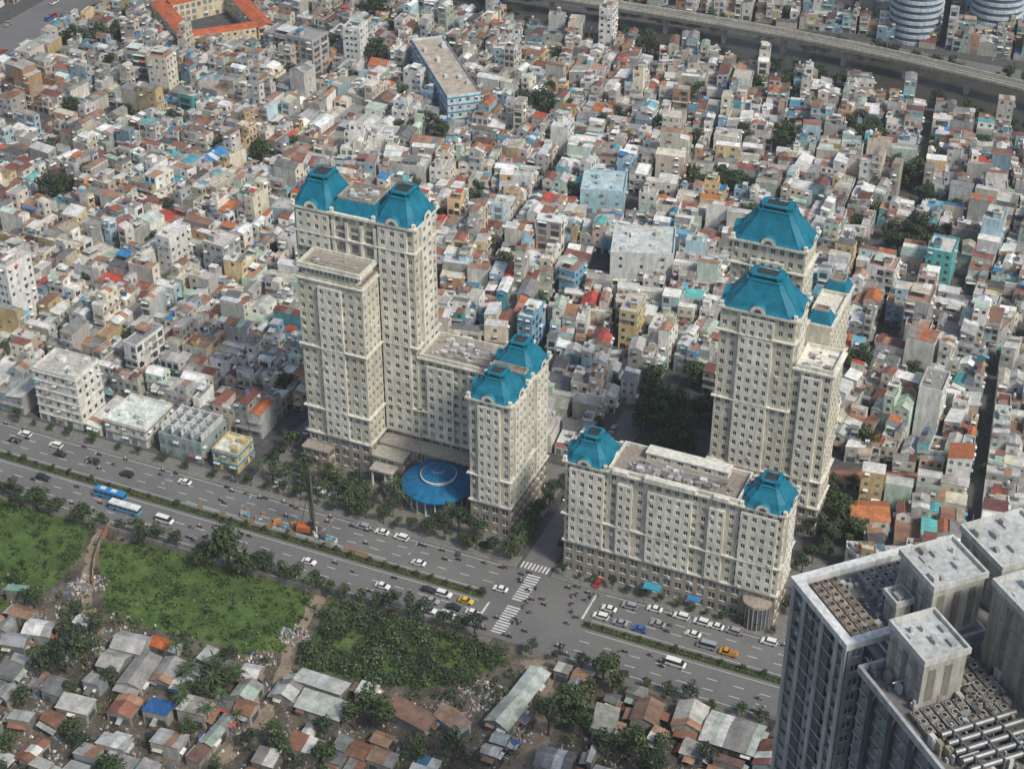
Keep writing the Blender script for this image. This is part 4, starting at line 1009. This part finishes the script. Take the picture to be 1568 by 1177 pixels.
for x,y,k,c in ((-128,293,'truck',BLU),(-201,272,'truck',BK),(-199,266,'sedan',BK),(-203,262,'truck',BLU),(-215,259,'suv',BK)): car(x,y,k,c,R.uniform(0,3))
for i in range(16):
    x=-542+R.choice([-9,-5,5,9])+R.uniform(-.5,.5);y=R.uniform(600,720); car(x,y,R.choice(['sedan','van','truck']),R.choice([WH,GY,BLU,RD]),PI/2)
inst('city_bus',bus_mesh((.03,.2,.45),(.05,.25,.5)),-285,340.5,.02,0); inst('city_bus',bus_mesh((.68,.7,.7),(.1,.3,.5)),-277,336.6,.02,0)
def rider_mesh(shirt,helm):
    me=bpy.data.meshes.new('r'); 
    V=[(-.25,0,.85),(-.2,0,1.1),(-.1,0,1.32),(-.05,0,1.45),(-.02,0,1.62),(-.08,.2,1.32),(.1,.27,1.12),(.38,.28,1.05),(-.08,-.2,1.32),(.1,-.27,1.12),(.38,-.28,1.05),(-.2,.12,.84),(.18,.2,.82),(.12,.2,.42),(.24,.2,.36),(-.2,-.12,.84),(.18,-.2,.82),(.12,-.2,.42),(.24,-.2,.36)]
    E=[(0,1),(1,2),(2,3),(3,4),(2,5),(5,6),(6,7),(2,8),(8,9),(9,10),(0,11),(11,12),(12,13),(13,14),(0,15),(15,16),(16,17),(17,18)]
    rad=[.16,.16,.18,.07,.13,.08,.06,.04,.08,.06,.04,.11,.09,.06,.05,.11,.09,.06,.05]
    me.from_pydata(V,E,[]); o=bpy.data.objects.new('r',me); COL.objects.link(o)
    o.modifiers.new('s','SKIN')
    for i,r in enumerate(rad): me.skin_vertices[0].data[i].radius=(r,r)
    me.skin_vertices[0].data[0].use_root=True
    dg=bpy.context.evaluated_depsgraph_get(); ev=o.evaluated_get(dg).to_mesh()
    m=MB()
    for p in ev.polygons:
        pts=[tuple(ev.vertices[i].co) for i in p.vertices]; z=sum(q_[2] for q_ in pts)/len(pts); x=sum(q_[0] for q_ in pts)/len(pts)
        c=helm if z>1.52 else (.35,.22,.15) if (z>1.4 or x>.3 and z>.9) else shirt if z>.92 else (.04,.045,.07) if z>.42 else (.1,.08,.07)
        m.face(pts,c,PAINT if z>1.52 else WALL)
    bpy.data.objects.remove(o); return m
def bike_mesh(shirt,helm,bc):
    m=rider_mesh(shirt,helm)
    for x in (-.62,.62):
        m.cyl((x,-.05,.29),(x,.05,.29),.29,.29,10,(.02,.02,.02),WALL)
    m.prism([(-.85,-.13),(.1,-.15),(.1,.15),(-.85,.13)],.42,.72,bc,PAINT,(.03,.03,.03),None,True)
    m.prism([(.1,-.12),(.55,-.1),(.55,.1),(.1,.12)],.3,.5,bc,PAINT,None,None,True); m.cyl((.62,0,.3),(.42,0,1.0),.06,.05,5,bc,PAINT); m.cyl((.4,-.32,1.02),(.4,.32,1.02),.03,.03,5,(.03,.03,.03),WALL)
    m.box(.44,.56,-.12,.12,.78,.98,bc,PAINT)
    return m.mesh('motorbike_with_rider')
BK_M=[bike_mesh(s,h,b) for s,h,b in (((.5,.5,.5),(.6,.6,.6),(.3,.03,.03)),((.08,.12,.25),(.1,.1,.1),(.04,.04,.05)),((.4,.08,.07),(.5,.5,.5),(.05,.1,.3)),((.1,.1,.1),(.6,.5,.1),(.35,.35,.36)),((.35,.4,.3),(.05,.1,.3),(.04,.04,.05)))]
for _ in range(150):
    far=R.random()<.5; x=R.uniform(-350,-70)
    y=R.uniform(351,359.5) if far else R.uniform(330.8,341.5)
    if R.random()<.5: y=R.uniform(357.5,359.6) if far else R.uniform(330.6,333.5)
    inst('motorbike_with_rider',R.choice(BK_M),x,y,.02,(PI if far else 0)+R.uniform(-.08,.08))
for _ in range(22): inst('motorbike_with_rider',R.choice(BK_M),R.uniform(-156,-130),R.uniform(332,358),.02,R.choice([0,PI,PI/2,-PI/2])+R.uniform(-.4,.4))
# ------------------------------------------------------------------ piling rig + works
m=MB(); bx,by=-221,350; YW=(.45,.12,.03)
for s in (-1.5,1.5):
    m.rbox(bx,by+s,5,.8,.2,.05,.9,(.05,.05,.05),WALL)
m.rbox(bx-.5,by,4.2,2.8,.2,.95,2.6,YW,PAINT); m.rbox(bx-2.2,by,1.2,2.4,.2,1.0,2.0,(.1,.1,.1)); m.rbox(bx+1.2,by+.8,1.6,1.2,.2,2.6,3.6,(.05,.06,.07),GLASS)
for dx,dy in ((-.35,-.35),(.35,-.35),(-.35,.35),(.35,.35)): m.cyl((bx+2.6+dx,by+dy,.3),(bx+2.0+dx,by+dy,24),.12,.12,5,(.05,.05,.05),WALL)
for i in range(24):
    z=.6+i; xx=bx+2.6-.6*z/24
    m.cyl((xx-.35,by-.35,z),(xx+.35,by-.35,z+1),.07,.07,4,(.06,.06,.06),WALL,False); m.cyl((xx+.35,by-.35,z),(xx+.35,by+.35,z+1),.07,.07,4,(.06,.06,.06),WALL,False)
m.cyl((bx-1.5,by,2.6),(bx+2.1,by,17),.1,.1,5,(.06,.06,.06),WALL); m.cyl((bx+3.3,by,.2),(bx+3.0,by,22),.3,.3,8,(.12,.12,.12),WALL)
m.obj('piling_rig')
m=MB()
for i in range(34):
    x=-262+i*2.05
    if R.random()<.9: m.box(x,x+1.9,347.3,347.4,0,1.1,R.choice([(.6,.6,.58),(.55,.3,.1),(.6,.6,.58)]),PAINT)
m.obj('barrier_fence')
m=MB()
for i in range(30):
    x=R.uniform(-244,-208);y=R.uniform(348.2,352.5);s=R.uniform(.5,2.4); m.rbox(x,y,s,s*.5,R.uniform(0,3),0.02,R.uniform(.3,1.6),R.choice([(.1,.3,.4),(.45,.2,.06),(.3,.28,.25),(.5,.5,.5),(.1,.1,.1)]),PAINT)
m.obj('construction_materials')
